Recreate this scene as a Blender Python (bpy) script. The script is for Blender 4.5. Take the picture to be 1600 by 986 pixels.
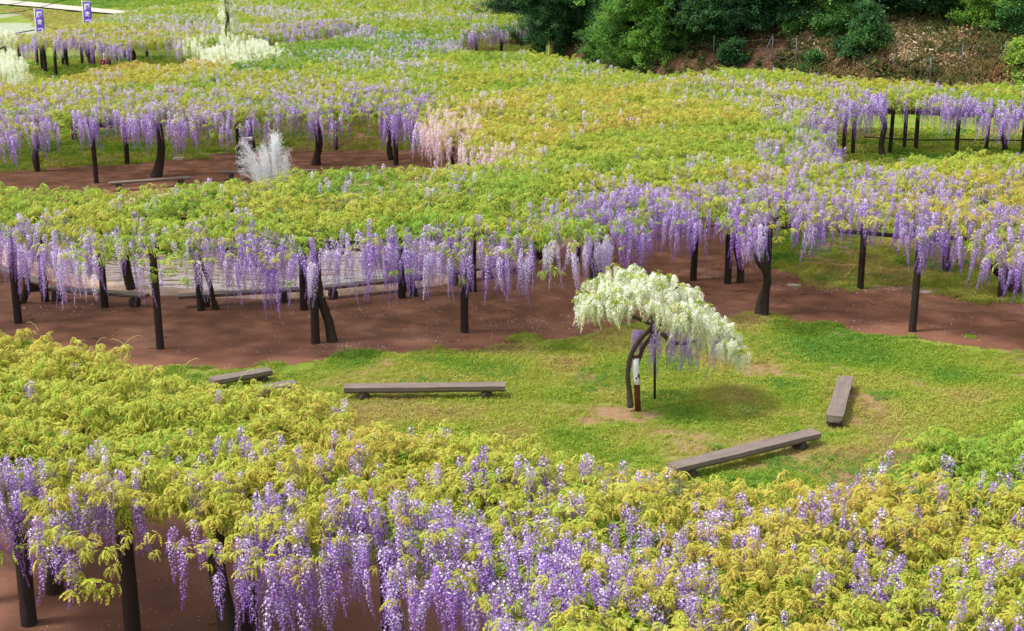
import bpy, bmesh, math, random
import numpy as np
from mathutils import Vector, Matrix, Euler

for o in list(bpy.data.objects):
    bpy.data.objects.remove(o)
R = math.radians
SC = bpy.context.scene
COL = SC.collection
rng = np.random.default_rng(11)
random.seed(5)

# ------------------------------------------------------------------ camera, sky, sun, exposure
CAM_H, PITCH, FPX = 8.5, R(15.0), 2140.0
cd = bpy.data.cameras.new('camera')
cam = bpy.data.objects.new('camera', cd)
COL.objects.link(cam)
cam.location = (0, 0, CAM_H)
cam.rotation_euler = (R(90) - PITCH, 0, 0)
cd.sensor_width = 36.0
cd.lens = FPX / 1600 * 36.0
cd.clip_start, cd.clip_end = 0.5, 3000
SC.camera = cam

SUN_EL, SUN_AZ = R(58), R(-105)           # azimuth from +Y (the view) towards +X: the sun stands high on the left
w = bpy.data.worlds.new('World')
SC.world = w
w.use_nodes = True
wn, wl = w.node_tree.nodes, w.node_tree.links
wn.clear()
sky = wn.new('ShaderNodeTexSky')
sky.sky_type = 'NISHITA'
sky.sun_disc = False
sky.sun_elevation = SUN_EL
sky.sun_rotation = SUN_AZ
sky.air_density, sky.dust_density, sky.ozone_density = 1.0, 4.0, 0.6
hs = wn.new('ShaderNodeHueSaturation')     # veil of thin cloud: the blue is washed out
hs.inputs['Saturation'].default_value = 0.40
bg = wn.new('ShaderNodeBackground')
bg.inputs['Strength'].default_value = 0.125
wo = wn.new('ShaderNodeOutputWorld')
wl.new(sky.outputs[0], hs.inputs['Color'])
veil = wn.new('ShaderNodeMix')              # an even, thin overcast in front of the blue
veil.data_type = 'RGBA'
veil.inputs['Factor'].default_value = 0.5
veil.inputs[7].default_value = (7.4, 7.5, 7.7, 1)
wl.new(hs.outputs[0], veil.inputs[6])
wl.new(veil.outputs[2], bg.inputs[0])
wl.new(bg.outputs[0], wo.inputs[0])

sd = bpy.data.lights.new('sun', 'SUN')
sun = bpy.data.objects.new('sun', sd)
COL.objects.link(sun)
sd.energy = 2.7
sd.angle = R(9.0)
sd.color = (1.0, 0.955, 0.88)
sv = Vector((math.sin(SUN_AZ) * math.cos(SUN_EL), math.cos(SUN_AZ) * math.cos(SUN_EL), math.sin(SUN_EL)))
sun.rotation_euler = sv.to_track_quat('Z', 'Y').to_euler()
sun.location = (0, 0, 60)

SC.view_settings.view_transform = 'Standard'
SC.view_settings.look = 'None'
SC.view_settings.exposure = 0.70
SC.view_settings.gamma = 1.0
SC.render.engine = 'CYCLES'
SC.cycles.max_bounces = 6
SC.cycles.diffuse_bounces = 3
SC.cycles.glossy_bounces = 3
SC.cycles.transmission_bounces = 4
SC.cycles.transparent_max_bounces = 12
SC.cycles.caustics_reflective = False
SC.cycles.caustics_refractive = False

# ------------------------------------------------------------------ measuring helpers
cp, sp = math.cos(PITCH), math.sin(PITCH)


def at(px, py, z=0.0):
    """point of the place at height z that was measured at (px, py) in the photograph"""
    u, v = (px - 800) / FPX, (493 - py) / FPX
    dx, dy, dz = u, cp + v * sp, -sp + v * cp
    t = (z - CAM_H) / dz
    return Vector((dx * t, dy * t, z))


def proj(x, y, z):
    """inverse of at(), for arrays: used to read the hand-measured plan of the garden"""
    zc = z - CAM_H
    f = y * cp - zc * sp
    up = y * sp + zc * cp
    return 800 + FPX * x / f, 493 - FPX * up / f


def hash2(ix, iy, s):
    n = (ix.astype(np.int64) * 374761393 + iy.astype(np.int64) * 668265263 + s * 69069) & 0xffffffff
    n = ((n ^ (n >> 13)) * 1274126177) & 0xffffffff
    n = n ^ (n >> 16)
    return (n & 0xffff) / 65535.0


def noise(x, y, s=0):
    x0, y0 = np.floor(x), np.floor(y)
    fx, fy = x - x0, y - y0
    fx, fy = fx * fx * (3 - 2 * fx), fy * fy * (3 - 2 * fy)
    a, b = hash2(x0, y0, s), hash2(x0 + 1, y0, s)
    c, d = hash2(x0, y0 + 1, s), hash2(x0 + 1, y0 + 1, s)
    return (a + (b - a) * fx) * (1 - fy) + (c + (d - c) * fx) * fy


def in_poly(px, py, poly):
    inside = np.zeros(px.shape, bool)
    n = len(poly)
    for i in range(n):
        x1, y1 = poly[i]
        x2, y2 = poly[(i + 1) % n]
        if y1 == y2:
            continue
        c = ((y1 > py) != (y2 > py)) & (px < (x2 - x1) * (py - y1) / (y2 - y1) + x1)
        inside ^= c
    return inside


# ------------------------------------------------------------------ object helpers
def prop(o, label=None, cat=None, group=None, kind=None):
    if label: o['label'] = label
    if cat: o['category'] = cat
    if group: o['group'] = group
    if kind: o['kind'] = kind
    return o


def empty(name, loc, label, cat, group=None, kind=None):
    o = bpy.data.objects.new(name, None)
    o.empty_display_size = 0.3
    COL.objects.link(o)
    o.location = loc
    return prop(o, label, cat, group, kind)


def link(name, me, mat=None, parent=None, loc=(0, 0, 0), kind=None):
    o = bpy.data.objects.new(name, me)
    COL.objects.link(o)
    o.location = loc
    if mat is not None and not me.materials:
        me.materials.append(mat)
    if parent is not None:
        o.parent = parent
    if kind: o['kind'] = kind
    return o


class MB:
    def __init__(s):
        s.v, s.f = [], []

    def tube(s, pts, rad, n=8, noise_amt=0.0, cap=True, flat=None):
        pts = [Vector(p) for p in pts]
        if not hasattr(rad, '__len__'):
            rad = [rad] * len(pts)
        base = len(s.v)
        ref = Vector((0.37, 0.91, 0.13)).normalized()
        for i, p in enumerate(pts):
            a = pts[max(0, i - 1)]
            b = pts[min(len(pts) - 1, i + 1)]
            t = (b - a).normalized()
            if abs(t.dot(ref)) > 0.95:
                ref2 = Vector((0, 0, 1))
            else:
                ref2 = ref
            x = t.cross(ref2).normalized()
            y = t.cross(x)
            for k in range(n):
                an = 2 * math.pi * k / n
                rr = rad[i] * (1 + random.uniform(-noise_amt, noise_amt))
                s.v.append(p + x * math.cos(an) * rr + y * math.sin(an) * rr)
        for i in range(len(pts) - 1):
            for k in range(n):
                a = base + i * n + k
                b = base + i * n + (k + 1) % n
                s.f.append((a, b, b + n, a + n))
        if cap:
            s.f.append(tuple(base + k for k in reversed(range(n))))
            s.f.append(tuple(base + (len(pts) - 1) * n + k for k in range(n)))
        return s

    def box(s, c, size, rz=0.0, taper=1.0, rot=None):
        m = rot if rot is not None else Matrix.Rotation(rz, 3, 'Z')
        b = len(s.v)
        for z in (-.5, .5):
            for x, y in ((-.5, -.5), (.5, -.5), (.5, .5), (-.5, .5)):
                k = taper if z > 0 else 1
                s.v.append(Vector(c) + m @ Vector((x * size[0] * k, y * size[1] * k, z * size[2])))
        for f in ((3, 2, 1, 0), (4, 5, 6, 7), (0, 1, 5, 4), (1, 2, 6, 5), (2, 3, 7, 6), (3, 0, 4, 7)):
            s.f.append(tuple(b + i for i in f))
        return s

    def mesh(s, name, smooth=True):
        me = bpy.data.meshes.new(name)
        me.from_pydata([tuple(v) for v in s.v], [], s.f)
        if smooth:
            me.shade_smooth()
        me.update()
        return me

    def build(s, name, mat, parent=None, loc=(0, 0, 0), smooth=True, kind=None):
        return link(name, s.mesh(name, smooth), mat, parent, loc, kind)


# ------------------------------------------------------------------ materials
class M:
    """small node-graph writer"""
    def __init__(s, name):
        s.m = bpy.data.materials.new(name)
        s.m.use_nodes = True
        s.n, s.l = s.m.node_tree.nodes, s.m.node_tree.links
        s.n.clear()
        s.out = s.n.new('ShaderNodeOutputMaterial')

    def new(s, t, **kw):
        n = s.n.new('ShaderNode' + t)
        for k, v in kw.items():
            setattr(n, k, v)
        return n

    def set(s, sock, v):
        if isinstance(v, bpy.types.NodeSocket):
            s.l.new(v, sock)
        else:
            if sock.type == 'RGBA' and len(v) == 3:
                v = (*v, 1)
            sock.default_value = v

    def attr(s, name, inst=False):
        n = s.new('Attribute', attribute_name=name, attribute_type='INSTANCER' if inst else 'GEOMETRY')
        return n.outputs['Fac']

    def math(s, op, a, b=0.0, c=0.0, clamp=False):
        n = s.new('Math', operation=op, use_clamp=clamp)
        s.set(n.inputs[0], a); s.set(n.inputs[1], b); s.set(n.inputs[2], c)
        return n.outputs[0]

    def mix(s, f, a, b, blend='MIX'):
        n = s.new('Mix', data_type='RGBA', blend_type=blend)
        n.clamp_factor = True
        s.set(n.inputs['Factor'], f)
        s.set(n.inputs[6], a); s.set(n.inputs[7], b)
        return n.outputs[2]

    def ramp(s, f, stops):
        n = s.new('ValToRGB')
        e = n.color_ramp.elements
        while len(e) < len(stops):
            e.new(0.5)
        for i, (p, c) in enumerate(stops):
            e[i].position = p
            e[i].color = (*c, 1) if len(c) == 3 else c
        s.set(n.inputs[0], f)
        return n.outputs[0]

    def noise(s, scale, detail=4, rough=0.55, vec=None, dist=0.0):
        n = s.new('TexNoise')
        n.inputs['Scale'].default_value = scale
        n.inputs['Detail'].default_value = detail
        n.inputs['Roughness'].default_value = rough
        n.inputs['Distortion'].default_value = dist
        if vec is not None: s.l.new(vec, n.inputs['Vector'])
        return n.outputs['Fac']

    def pos(s, scale=(1, 1, 1)):
        g = s.new('NewGeometry')
        mp = s.new('Mapping')
        mp.inputs['Scale'].default_value = scale
        s.l.new(g.outputs['Position'], mp.inputs['Vector'])
        return mp.outputs[0]

    def obj(s, scale=(1, 1, 1)):
        g = s.new('TexCoord')
        mp = s.new('Mapping')
        mp.inputs['Scale'].default_value = scale
        s.l.new(g.outputs['Object'], mp.inputs['Vector'])
        return mp.outputs[0]

    def bump(s, h, strength=0.4, dist=0.02):
        n = s.new('Bump')
        n.inputs['Strength'].default_value = strength
        n.inputs['Distance'].default_value = dist
        s.l.new(h, n.inputs['Height'])
        return n.outputs[0]

    def principled(s, color, rough=0.8, spec=0.3, bump=None, **kw):
        n = s.new('BsdfPrincipled')
        s.set(n.inputs['Base Color'], color)
        s.set(n.inputs['Roughness'], rough)
        n.inputs['Specular IOR Level'].default_value = spec
        if bump is not None: s.l.new(bump, n.inputs['Normal'])
        for k, v in kw.items():
            s.set(n.inputs[k.replace('_', ' ')], v)
        return n.outputs[0]

    def leafy(s, color, trans=0.35, rough=0.5, spec=0.25):
        p = s.principled(color, rough, spec)
        t = s.new('BsdfTranslucent')
        s.set(t.inputs['Color'], color)
        mx = s.new('MixShader')
        mx.inputs[0].default_value = trans
        s.l.new(p, mx.inputs[1]); s.l.new(t.outputs[0], mx.inputs[2])
        return mx.outputs[0]

    def done(s, surf):
        s.l.new(surf, s.out.inputs['Surface'])
        return s.m


def leaf_material():
    m = M('wisteria_leaf')
    tint, rnd, lc = m.attr('tint', True), m.attr('rnd', True), m.attr('lc')
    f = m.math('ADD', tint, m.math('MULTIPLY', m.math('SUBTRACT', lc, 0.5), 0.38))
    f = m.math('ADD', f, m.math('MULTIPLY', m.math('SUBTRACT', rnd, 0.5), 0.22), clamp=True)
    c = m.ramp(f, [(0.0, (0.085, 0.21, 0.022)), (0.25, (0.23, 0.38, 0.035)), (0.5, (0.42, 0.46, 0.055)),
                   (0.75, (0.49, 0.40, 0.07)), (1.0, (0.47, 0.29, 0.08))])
    return m.done(m.leafy(c, 0.27, 0.5, 0.25))


def flower_material():
    m = M('wisteria_blossom')
    hue, rnd, v = m.attr('hue', True), m.attr('rnd', True), m.attr('lc')
    vv = m.math('ADD', v, m.math('MULTIPLY', m.math('SUBTRACT', rnd, 0.5), 0.35), clamp=True)
    vv = m.math('ADD', vv, m.math('MULTIPLY', m.math('LESS_THAN', hue, 0.9), m.math('MULTIPLY', hue, 0.35)), clamp=True)
    vio = m.ramp(vv, [(0.0, (0.215, 0.065, 0.41)), (0.35, (0.35, 0.165, 0.60)), (0.7, (0.60, 0.46, 0.79)), (1.0, (0.90, 0.86, 0.95))])
    wht = m.ramp(vv, [(0.0, (0.50, 0.60, 0.16)), (0.3, (0.72, 0.78, 0.36)), (0.55, (0.90, 0.91, 0.82)), (1.0, (0.95, 0.95, 0.94))])
    pnk = m.ramp(vv, [(0.0, (0.60, 0.38, 0.48)), (0.4, (0.80, 0.62, 0.68)), (1.0, (0.92, 0.86, 0.86))])
    c = m.mix(m.math('GREATER_THAN', hue, 0.9), vio, wht)
    c = m.mix(m.math('GREATER_THAN', hue, 1.5), c, pnk)
    return m.done(m.leafy(c, 0.35, 0.6, 0.15))


def wood_material(name, dark, light, scale=6, rough=0.85, stretch=(1, 1, .12)):
    m = M(name)
    v = m.obj(stretch)
    n = m.noise(scale * 6, 5, 0.65, v)
    n2 = m.noise(scale * .7, 3, 0.6, m.obj())
    c = m.mix(m.math('MULTIPLY', n, 1.0, clamp=True), dark, light)
    c = m.mix(m.math('MULTIPLY', n2, 0.6), c, tuple(x * .6 for x in dark))
    return m.done(m.principled(c, rough, 0.25, m.bump(n, 0.7, 0.012)))


MAT_LEAF = leaf_material()
MAT_FLOWER = flower_material()
MAT_POST = wood_material('dark_post_wood', (0.018, 0.012, 0.010), (0.060, 0.040, 0.036))
MAT_BARK = wood_material('vine_bark', (0.022, 0.015, 0.011), (0.085, 0.058, 0.042), 5)
MAT_STEM = wood_material('grey_vine_bark', (0.035, 0.024, 0.018), (0.16, 0.115, 0.09), 5)
MAT_BENCH = wood_material('weathered_bench_wood', (0.085, 0.06, 0.050), (0.36, 0.30, 0.265), 5, 0.8, (0.05, 1.4, 1))
MAT_BENCH_DARK = wood_material('dark_bench_foot', (0.022, 0.016, 0.014), (0.07, 0.05, 0.045), 5)


def simple(name, color, rough=0.6, var=0.15, scale=8, spec=0.3):
    m = M(name)
    n = m.noise(scale, 4, 0.6, m.obj())
    c = m.mix(n, tuple(x * (1 - var) for x in color), tuple(min(1, x * (1 + var)) for x in color))
    return m.done(m.principled(c, rough, spec, m.bump(n, 0.2, 0.01)))


# ------------------------------------------------------------------ the plan, measured on the photograph
Z_C = 2.65                                   # height of the canopies' top
P_NEAR = [(-260, 470), (0, 512), (60, 516), (110, 548), (180, 556), (270, 584), (370, 606), (440, 610), (530, 626), (600, 656),
          (680, 668), (800, 662), (870, 688), (950, 698), (1010, 722), (1060, 764), (1150, 786), (1250, 766), (1330, 751),
          (1400, 751), (1440, 721), (1480, 686), (1540, 668), (1700, 656), (2000, 640), (2000, 1400), (900, 1400), (830, 1120), (775, 995),
          (715, 920), (660, 885), (600, 868), (520, 860), (470, 875), (420, 895), (350, 895), (310, 860), (250, 825), (200, 805), (100, 800),
          (60, 785), (0, 768), (-260, 740)]
P_MID = [(-260, 262), (0, 280), (40, 296), (110, 298), (180, 296), (230, 296), (280, 283), (380, 285), (480, 272), (560, 269),
         (650, 269), (760, 255), (830, 240), (880, 215), (1290, 205), (1320, 248), (1420, 245), (2000, 240), (2000, 424), (1620, 402),
         (1560, 388), (1500, 352), (1440, 350), (1380, 347), (1300, 342), (1250, 343), (1180, 346), (1100, 336), (1040, 334),
         (980, 346), (900, 364), (850, 362), (780, 364), (700, 367), (650, 372), (560, 376), (480, 382), (400, 376),
         (300, 378), (250, 388), (180, 378), (100, 394), (60, 378), (0, 370), (-260, 368)]
P_CEN = [(-260, 190), (0, 194), (60, 188), (150, 180), (250, 184), (330, 181), (420, 173), (500, 176), (560, 170), (640, 174),
         (690, 198), (740, 228), (800, 246), (850, 252), (900, 330), (1240, 330), (1296, 244), (1285, 200), (1302, 166), (1350, 160), (1400, 156),
         (1500, 160), (1600, 166), (2000, 180), (2000, 135), (1600, 131), (1560, 128), (1500, 134), (1400, 125), (1330, 119), (1250, 112),
         (1200, 105), (1130, 109), (1080, 119), (1000, 112), (950, 102), (870, 88), (832, 82), (760, 86), (720, 76), (640, 40),
         (560, 42), (510, 64), (440, 68), (290, 92), (265, 104), (220, 94), (160, 104), (120, 118), (60, 128), (0, 131), (-260, 150)]
P_FAR = [(-260, 62), (0, 52), (60, 50), (110, 40), (160, 28), (220, 12), (300, 4), (400, -6), (600, -16), (825, -16),
         (836, 12), (828, 32), (790, 40), (720, 54), (700, 66), (640, 74), (560, 34), (480, 49), (430, 54), (380, 62), (330, 64),
         (260, 60), (200, 65), (130, 62), (60, 64), (0, 60), (-260, 64)]
P_EDGE = [(-140, 86), (0, 88), (36, 94), (46, 108), (26, 122), (-140, 128)]
CANOPY = [P_NEAR, P_MID, P_CEN, P_FAR, P_EDGE]


def in_canopy(x, y):
    """edge of the foliage, ragged by noise"""
    nx = x + (noise(x * 1.1, y * 1.1, 3) - .5) * 0.8 + (noise(x * .35, y * .35, 4) - .5) * 0.7
    ny = y + (noise(x * 1.1, y * 1.1, 5) - .5) * 1.0 + (noise(x * .35, y * .35, 6) - .5) * 0.8
    px, py = proj(nx, ny, np.full(x.shape, Z_C))
    r = np.zeros(x.shape, bool)
    for p in CANOPY:
        r |= in_poly(px, py, p)
    return r


# blossom zones (x, y, rx, ry, density, hue) read off the photograph
BLOOM = [
    (30, 745, 50, 40, 0.90, 0.12), (150, 775, 120, 35, 0.75, 0.12), (300, 790, 160, 45, 0.75, 0.12), (450, 815, 130, 50, 0.85, 0.12),
    (400, 880, 120, 55, 0.95, 0.12), (560, 845, 140, 55, 0.85, 0.12), (650, 900, 130, 60, 0.90, 0.12), (760, 830, 120, 55, 0.75, 0.12),
    (790, 930, 130, 70, 0.95, 0.12), (860, 870, 70, 60, 1.00, 0.12), (900, 770, 130, 50, 0.60, 0.12), (1000, 745, 110, 40, 0.75, 0.2),
    (975, 712, 60, 14, 0.80, 0.3), (1000, 830, 90, 60, 0.75, 0.12), (1000, 930, 130, 70, 0.85, 0.12), (1120, 790, 70, 30, 0.50, 0.12),
    (1150, 880, 70, 45, 0.40, 0.12), (1305, 768, 40, 16, 0.85, 0.1), (1290, 810, 40, 15, 0.70, 0.12), (1370, 860, 45, 50, 0.75, 0.12), (1450, 912, 28, 20, 0.85, 0.12),
    (1400, 822, 60, 22, 0.60, 0.12), (1480, 800, 40, 26, 0.60, 0.12), (1330, 930, 40, 20, 0.40, 0.12), (1225, 860, 40, 20, 0.40, 0.12), (1560, 760, 30, 16, 0.40, 0.12),
    (1590, 830, 30, 40, 0.40, 0.12), (640, 664, 25, 10, 0.40, 0.2), (690, 690, 20, 6, 0.60, 0.12), (550, 740, 120, 16, 0.35, 0.1), (700, 745, 120, 24, 0.45, 0.12),
    (370, 630, 30, 5, 0.40, 0.2), (200, 640, 14, 6, 0.60, 0.1), (30, 620, 30, 10, 0.20, 0.2), (330, 690, 16, 8, 0.60, 0.12), (820, 690, 20, 8, 0.50, 0.1), (1590, 720, 20, 10, 0.30, 0.12),
    (1000, 320, 130, 30, 0.85, 0.1), (880, 335, 60, 22, 0.60, 0.2), (1150, 325, 130, 24, 0.85, 0), (560, 300, 90, 12, 0.30, 0.8), (700, 288, 70, 18, 0.30, 0.8), (960, 300, 70, 14, 0.55, 0.4),
    (330, 348, 80, 14, 0.25, 0.6), (40, 360, 60, 10, 0.60, 0.5), (200, 366, 90, 10, 0.50, 0.4), (820, 345, 80, 14, 0.50, 0.3), (620, 360, 60, 12, 0.45, 0.2), (60, 350, 80, 20, 0.35, 0.4), (260, 360, 100, 16, 0.30, 0.2), (420, 366, 80, 12, 0.35, 0.2), (760, 355, 80, 14, 0.45, 0.2),
    (1150, 300, 100, 18, 0.60, 0.1), (1300, 305, 110, 34, 0.80, 0.1), (1450, 315, 150, 44, 0.80, 0.1), (1560, 360, 90, 50, 0.95, 0), (1330, 262, 60, 10, 0.70, 0.3),
    (1230, 276, 70, 16, 0.60, 0.3), (1410, 268, 60, 10, 0.40, 0.3), (1590, 280, 40, 14, 0.60, 0.2), (1480, 285, 70, 14, 0.50, 0.2), (1520, 305, 60, 14, 0.60, 0.2),
    (1285, 212, 50, 44, 0.80, 0.2), (1225, 235, 50, 26, 0.60, 0.3), (1180, 285, 60, 16, 0.45, 0.5), (1100, 262, 60, 12, 0.30, 0.7), (1340, 160, 90, 14, 0.80, 0.2), (1470, 165, 140, 12, 0.70, 0.2),
    (1300, 117, 30, 4, 0.62, 0.1), (1400, 140, 120, 6, 0.20, 0.4), (1100, 130, 120, 8, 0.35, 0.6), (1290, 135, 60, 8, 0.50, 0.3), (900, 110, 120, 12, 0.12, 0.7), (1200, 150, 120, 20, 0.30, 0.6), (1230, 180, 40, 18, 0.50, 0.4),
    (25, 200, 70, 60, 0.59, 0.2), (170, 165, 150, 26, 0.43, 0.3), (330, 160, 150, 26, 0.43, 0.3), (480, 155, 150, 24, 0.46, 0.3), (600, 158, 90, 24, 0.56, 0.1),
    (600, 100, 90, 10, 0.34, 0.8), (560, 88, 120, 8, 0.22, 0.7), (140, 140, 80, 12, 0.25, 0.6), (170, 118, 26, 6, 0.50, 0.3), (60, 150, 60, 12, 0.25, 0.4), (420, 125, 160, 12, 0.22, 0.7), (660, 110, 60, 10, 0.19, 0.7), (560, 130, 120, 10, 0.19, 0.7),
    (505, 48, 80, 14, 0.59, 0.2), (330, 45, 110, 10, 0.26, 0.6), (690, 70, 60, 10, 0.50, 0.4), (780, 50, 60, 10, 0.30, 0.3), (600, 26, 80, 6, 0.11, 0.7), (240, 32, 120, 8, 0.17, 0.8), (420, 15, 60, 4, 0.19, 0.8),
    (660, 28, 120, 5, 0.11, 0.8), (450, 22, 60, 8, 0.19, 0.6), (120, 60, 160, 12, 0.19, 0.4), (600, 60, 60, 10, 0.13, 0.6), (640, 80, 50, 8, 0.25, 0.5),
    (705, 195, 46, 30, 0.39, 1.8), (760, 228, 60, 12, 0.63, 1.8), (690, 200, 30, 16, 0.63, 1.8), (720, 165, 60, 14, 0.17, 1.8),
    (350, 78, 92, 20, 1.30, 1), (400, 66, 40, 8, 1.30, 1), (12, 108, 36, 16, 1.30, 1), (4, 62, 26, 9, 1.3, 1), (356, 30, 12, 30, 1.20, 1),
    (1120, 850, 100, 40, .55, .3), (1260, 900, 140, 40, .42, .3), (1400, 950, 140, 30, .42, .2), (1540, 900, 80, 50, .45, .2), (1500, 740, 90, 20, .35, .3),
    (1200, 800, 90, 24, .5, .3), (480, 700, 300, 30, .12, .3), (200, 700, 200, 40, .10, .3), (1560, 960, 70, 30, .45, .2), (1100, 960, 90, 30, .6, .1), (1220, 960, 60, 20, .4, .2),
]


def bloom(x, y):
    px, py = proj(x, y, np.full(x.shape, Z_C))
    dens = np.zeros(x.shape)
    hue = np.full(x.shape, 0.12)
    for (cx, cy, rx, ry, d, h) in BLOOM:
        q = ((px - cx) / rx) ** 2 + ((py - cy) / ry) ** 2
        v = d * np.clip(1.6 - q * 1.25, 0, 1)
        hit = v > dens
        hue[hit] = h
        dens = np.maximum(dens, v)
    return dens, hue


# vines: trunk position (px on the ground, or None), canopy centre, leaf tint, label
VINES = [
    # canopy px, py, tint, trunk px or None, label
    (60, 640, .56, None, 'bronze-green wisteria vine at the left end of the nearest trellis, rising highest over its bank'),
    (330, 720, .55, None, 'bronze-green wisteria with violet racemes hanging above the two thick bottom-left posts'),
    (610, 770, .54, None, 'bronze-green wisteria of the nearest trellis below the long straight bench on the lawn'),
    (870, 880, .50, None, 'wisteria smothered in dense violet racemes at the bottom middle of the nearest trellis'),
    (1060, 800, .50, None, 'wisteria of nearest trellis with pale lilac racemes below the diagonal bench'),
    (1290, 850, .53, None, 'bronze-tipped wisteria of nearest trellis with scattered violet tufts, right of the dense bloom'),
    (1500, 850, .55, None, 'orange-tipped leafy wisteria in the bottom right corner of the nearest trellis'),
    (1560, 690, .28, None, 'bright lime-green leafy wisteria at the lawn edge behind the bottom right corner'),
    (30, 330, .36, (33, 476), 'lime-green wisteria vine with twisted dark trunk at the left end of pond-side trellis'),
    (190, 330, .38, (205, 455), 'lime-green wisteria with long violet racemes hanging over the left part of the pond'),
    (330, 330, .38, (338, 485), 'lime-green wisteria whose thin curved trunk leans beside a post before the pond'),
    (510, 325, .35, (521, 536), 'lime-green wisteria with a mossy trunk leaning away from its post at the dirt edge'),
    (650, 320, .36, (648, 463), 'lime-green wisteria with low bright leaf sprays and a forked trunk right of the pond'),
    (800, 305, .36, (790, 410), 'lime-green wisteria over the bench ring right of the pond with sparse lilac tufts'),
    (960, 300, .40, (943, 441), 'old wisteria with the thickest dark trunk, standing behind the white-flowered tree'),
    (1120, 300, .45, (1156, 443), 'wisteria with violet racemes and a gently curved trunk right of the white-flowered tree'),
    (1230, 300, .55, (1184, 496), 'wisteria with a corkscrew trunk wound around its post at the grass edge'),
    (1400, 290, .56, (1480, 425), 'bronze and violet wisteria over the two tall posts of the right-hand path'),
    (1560, 320, .56, (1583, 459), 'violet wisteria drooping low over a thick stump-like trunk at the right margin'),
    (1080, 215, .33, (1010, 372), 'lime-green leafy wisteria sheet in the middle of the garden above the ringed opening'),
    (950, 170, .56, (905, 300), 'bronze-brown leafed wisteria forming a dull gold patch in the middle of the garden'),
    (730, 195, .60, (672, 233), 'pink-flowered wisteria with olive leaves at the right end of the fountain opening'),
    (1240, 150, .46, (1180, 260), 'yellow-green wisteria with lilac speckles running back to the foot of the wooded slope'),
    (1230, 225, .36, (1300, 262), 'lime wisteria with violet racemes spilling at the left side of the grassy gap'),
    (1420, 140, .46, (1381, 246), 'wisteria with slender S-curved trunk and a curtain of violet racemes above the grassy gap'),
    (1560, 150, .42, (1570, 240), 'yellow-green wisteria at the right margin with racemes above the grassy gap'),
    (870, 105, .40, (850, 200), 'yellow-green wisteria with white-lilac specks below the dark wooded bank'),
    (660, 100, .38, (640, 190), 'lime wisteria sheet with pale lilac streaks behind the fountain opening'),
    (510, 85, .20, (500, 150), 'fresh green wisteria patch, greenest of the back sheet, beside the white racemes'),
    (20, 180, .48, (59, 267), 'wisteria with a massed violet curtain at the left margin behind the pond'),
    (110, 130, .58, None, 'orange-bronze leafed wisteria below the standing visitor'),
    (245, 150, .42, (243, 277), 'wisteria with a stout sloping trunk left of the fountain and violet curtain'),
    (390, 140, .40, None, 'wisteria with violet curtain hanging directly behind the fountain jets'),
    (500, 150, .42, (499, 259), 'wisteria with a forked black trunk right of the fountain'),
    (610, 150, .40, None, 'wisteria with the longest unbroken violet curtain between fountain and pink blossoms'),
    (230, 100, .66, None, 'dull olive-brown leafed wisteria mound right of the standing visitor'),
    (345, 76, .40, (350, 100), 'white-flowered wisteria mass at the back left of the garden'),
    (10, 100, .35, (12, 125), 'white-flowered wisteria mass cut by the left margin'),
    (50, 60, .58, (100, 105), 'far wisteria row with bronze leaves below the left purple banner'),
    (170, 50, .52, (143, 102), 'far wisteria row with paired dark trunk below the right purple banner'),
    (300, 35, .40, (206, 97), 'far wisteria with violet curtain left of the upright white-flowered column'),
    (500, 30, .40, (420, 72), 'far wisteria with a bright violet diagonal band right of the white column'),
    (660, 20, .38, (640, 60), 'far yellow-green wisteria sheet at the top middle of the garden'),
    (780, 25, .30, (783, 79), 'far wisteria at the back corner beside the dark trees with draping green shoots'),
]
VC = np.array([tuple(at(v[0], v[1], Z_C)[:2]) for v in VINES])


def vine_of(x, y):
    # distance is judged relative to range, so far vines own larger beds
    best = np.full(x.shape, 1e9)
    idx = np.zeros(x.shape, int)
    jx = x + (noise(x * .8, y * .8, 21) - .5) * 1.2
    jy = y + (noise(x * .8, y * .8, 22) - .5) * 1.6
    for i, (cx, cy) in enumerate(VC):
        wgt = 1.0
        if VINES[i][4].startswith('white') or 'pink' in VINES[i][4] or 'olive-brown' in VINES[i][4]: wgt = 1.6
        d = wgt * (((jx - cx)) ** 2 + ((jy - cy) * (0.55 if cy > 45 else 1.0)) ** 2)
        h = d < best
        idx[h] = i
        best = np.minimum(best, d)
    return idx


# ------------------------------------------------------------------ prototype meshes (kept out of the scene; read by the scatter groups)
def proto_mesh(name, verts, faces, lc, mat):
    me = bpy.data.meshes.new(name)
    me.from_pydata(verts, [], faces)
    a = me.attributes.new('lc', 'FLOAT', 'POINT')
    a.data.foreach_set('value', np.asarray(lc, dtype=np.float32))
    me.materials.append(mat)
    me.update()
    return me


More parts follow.
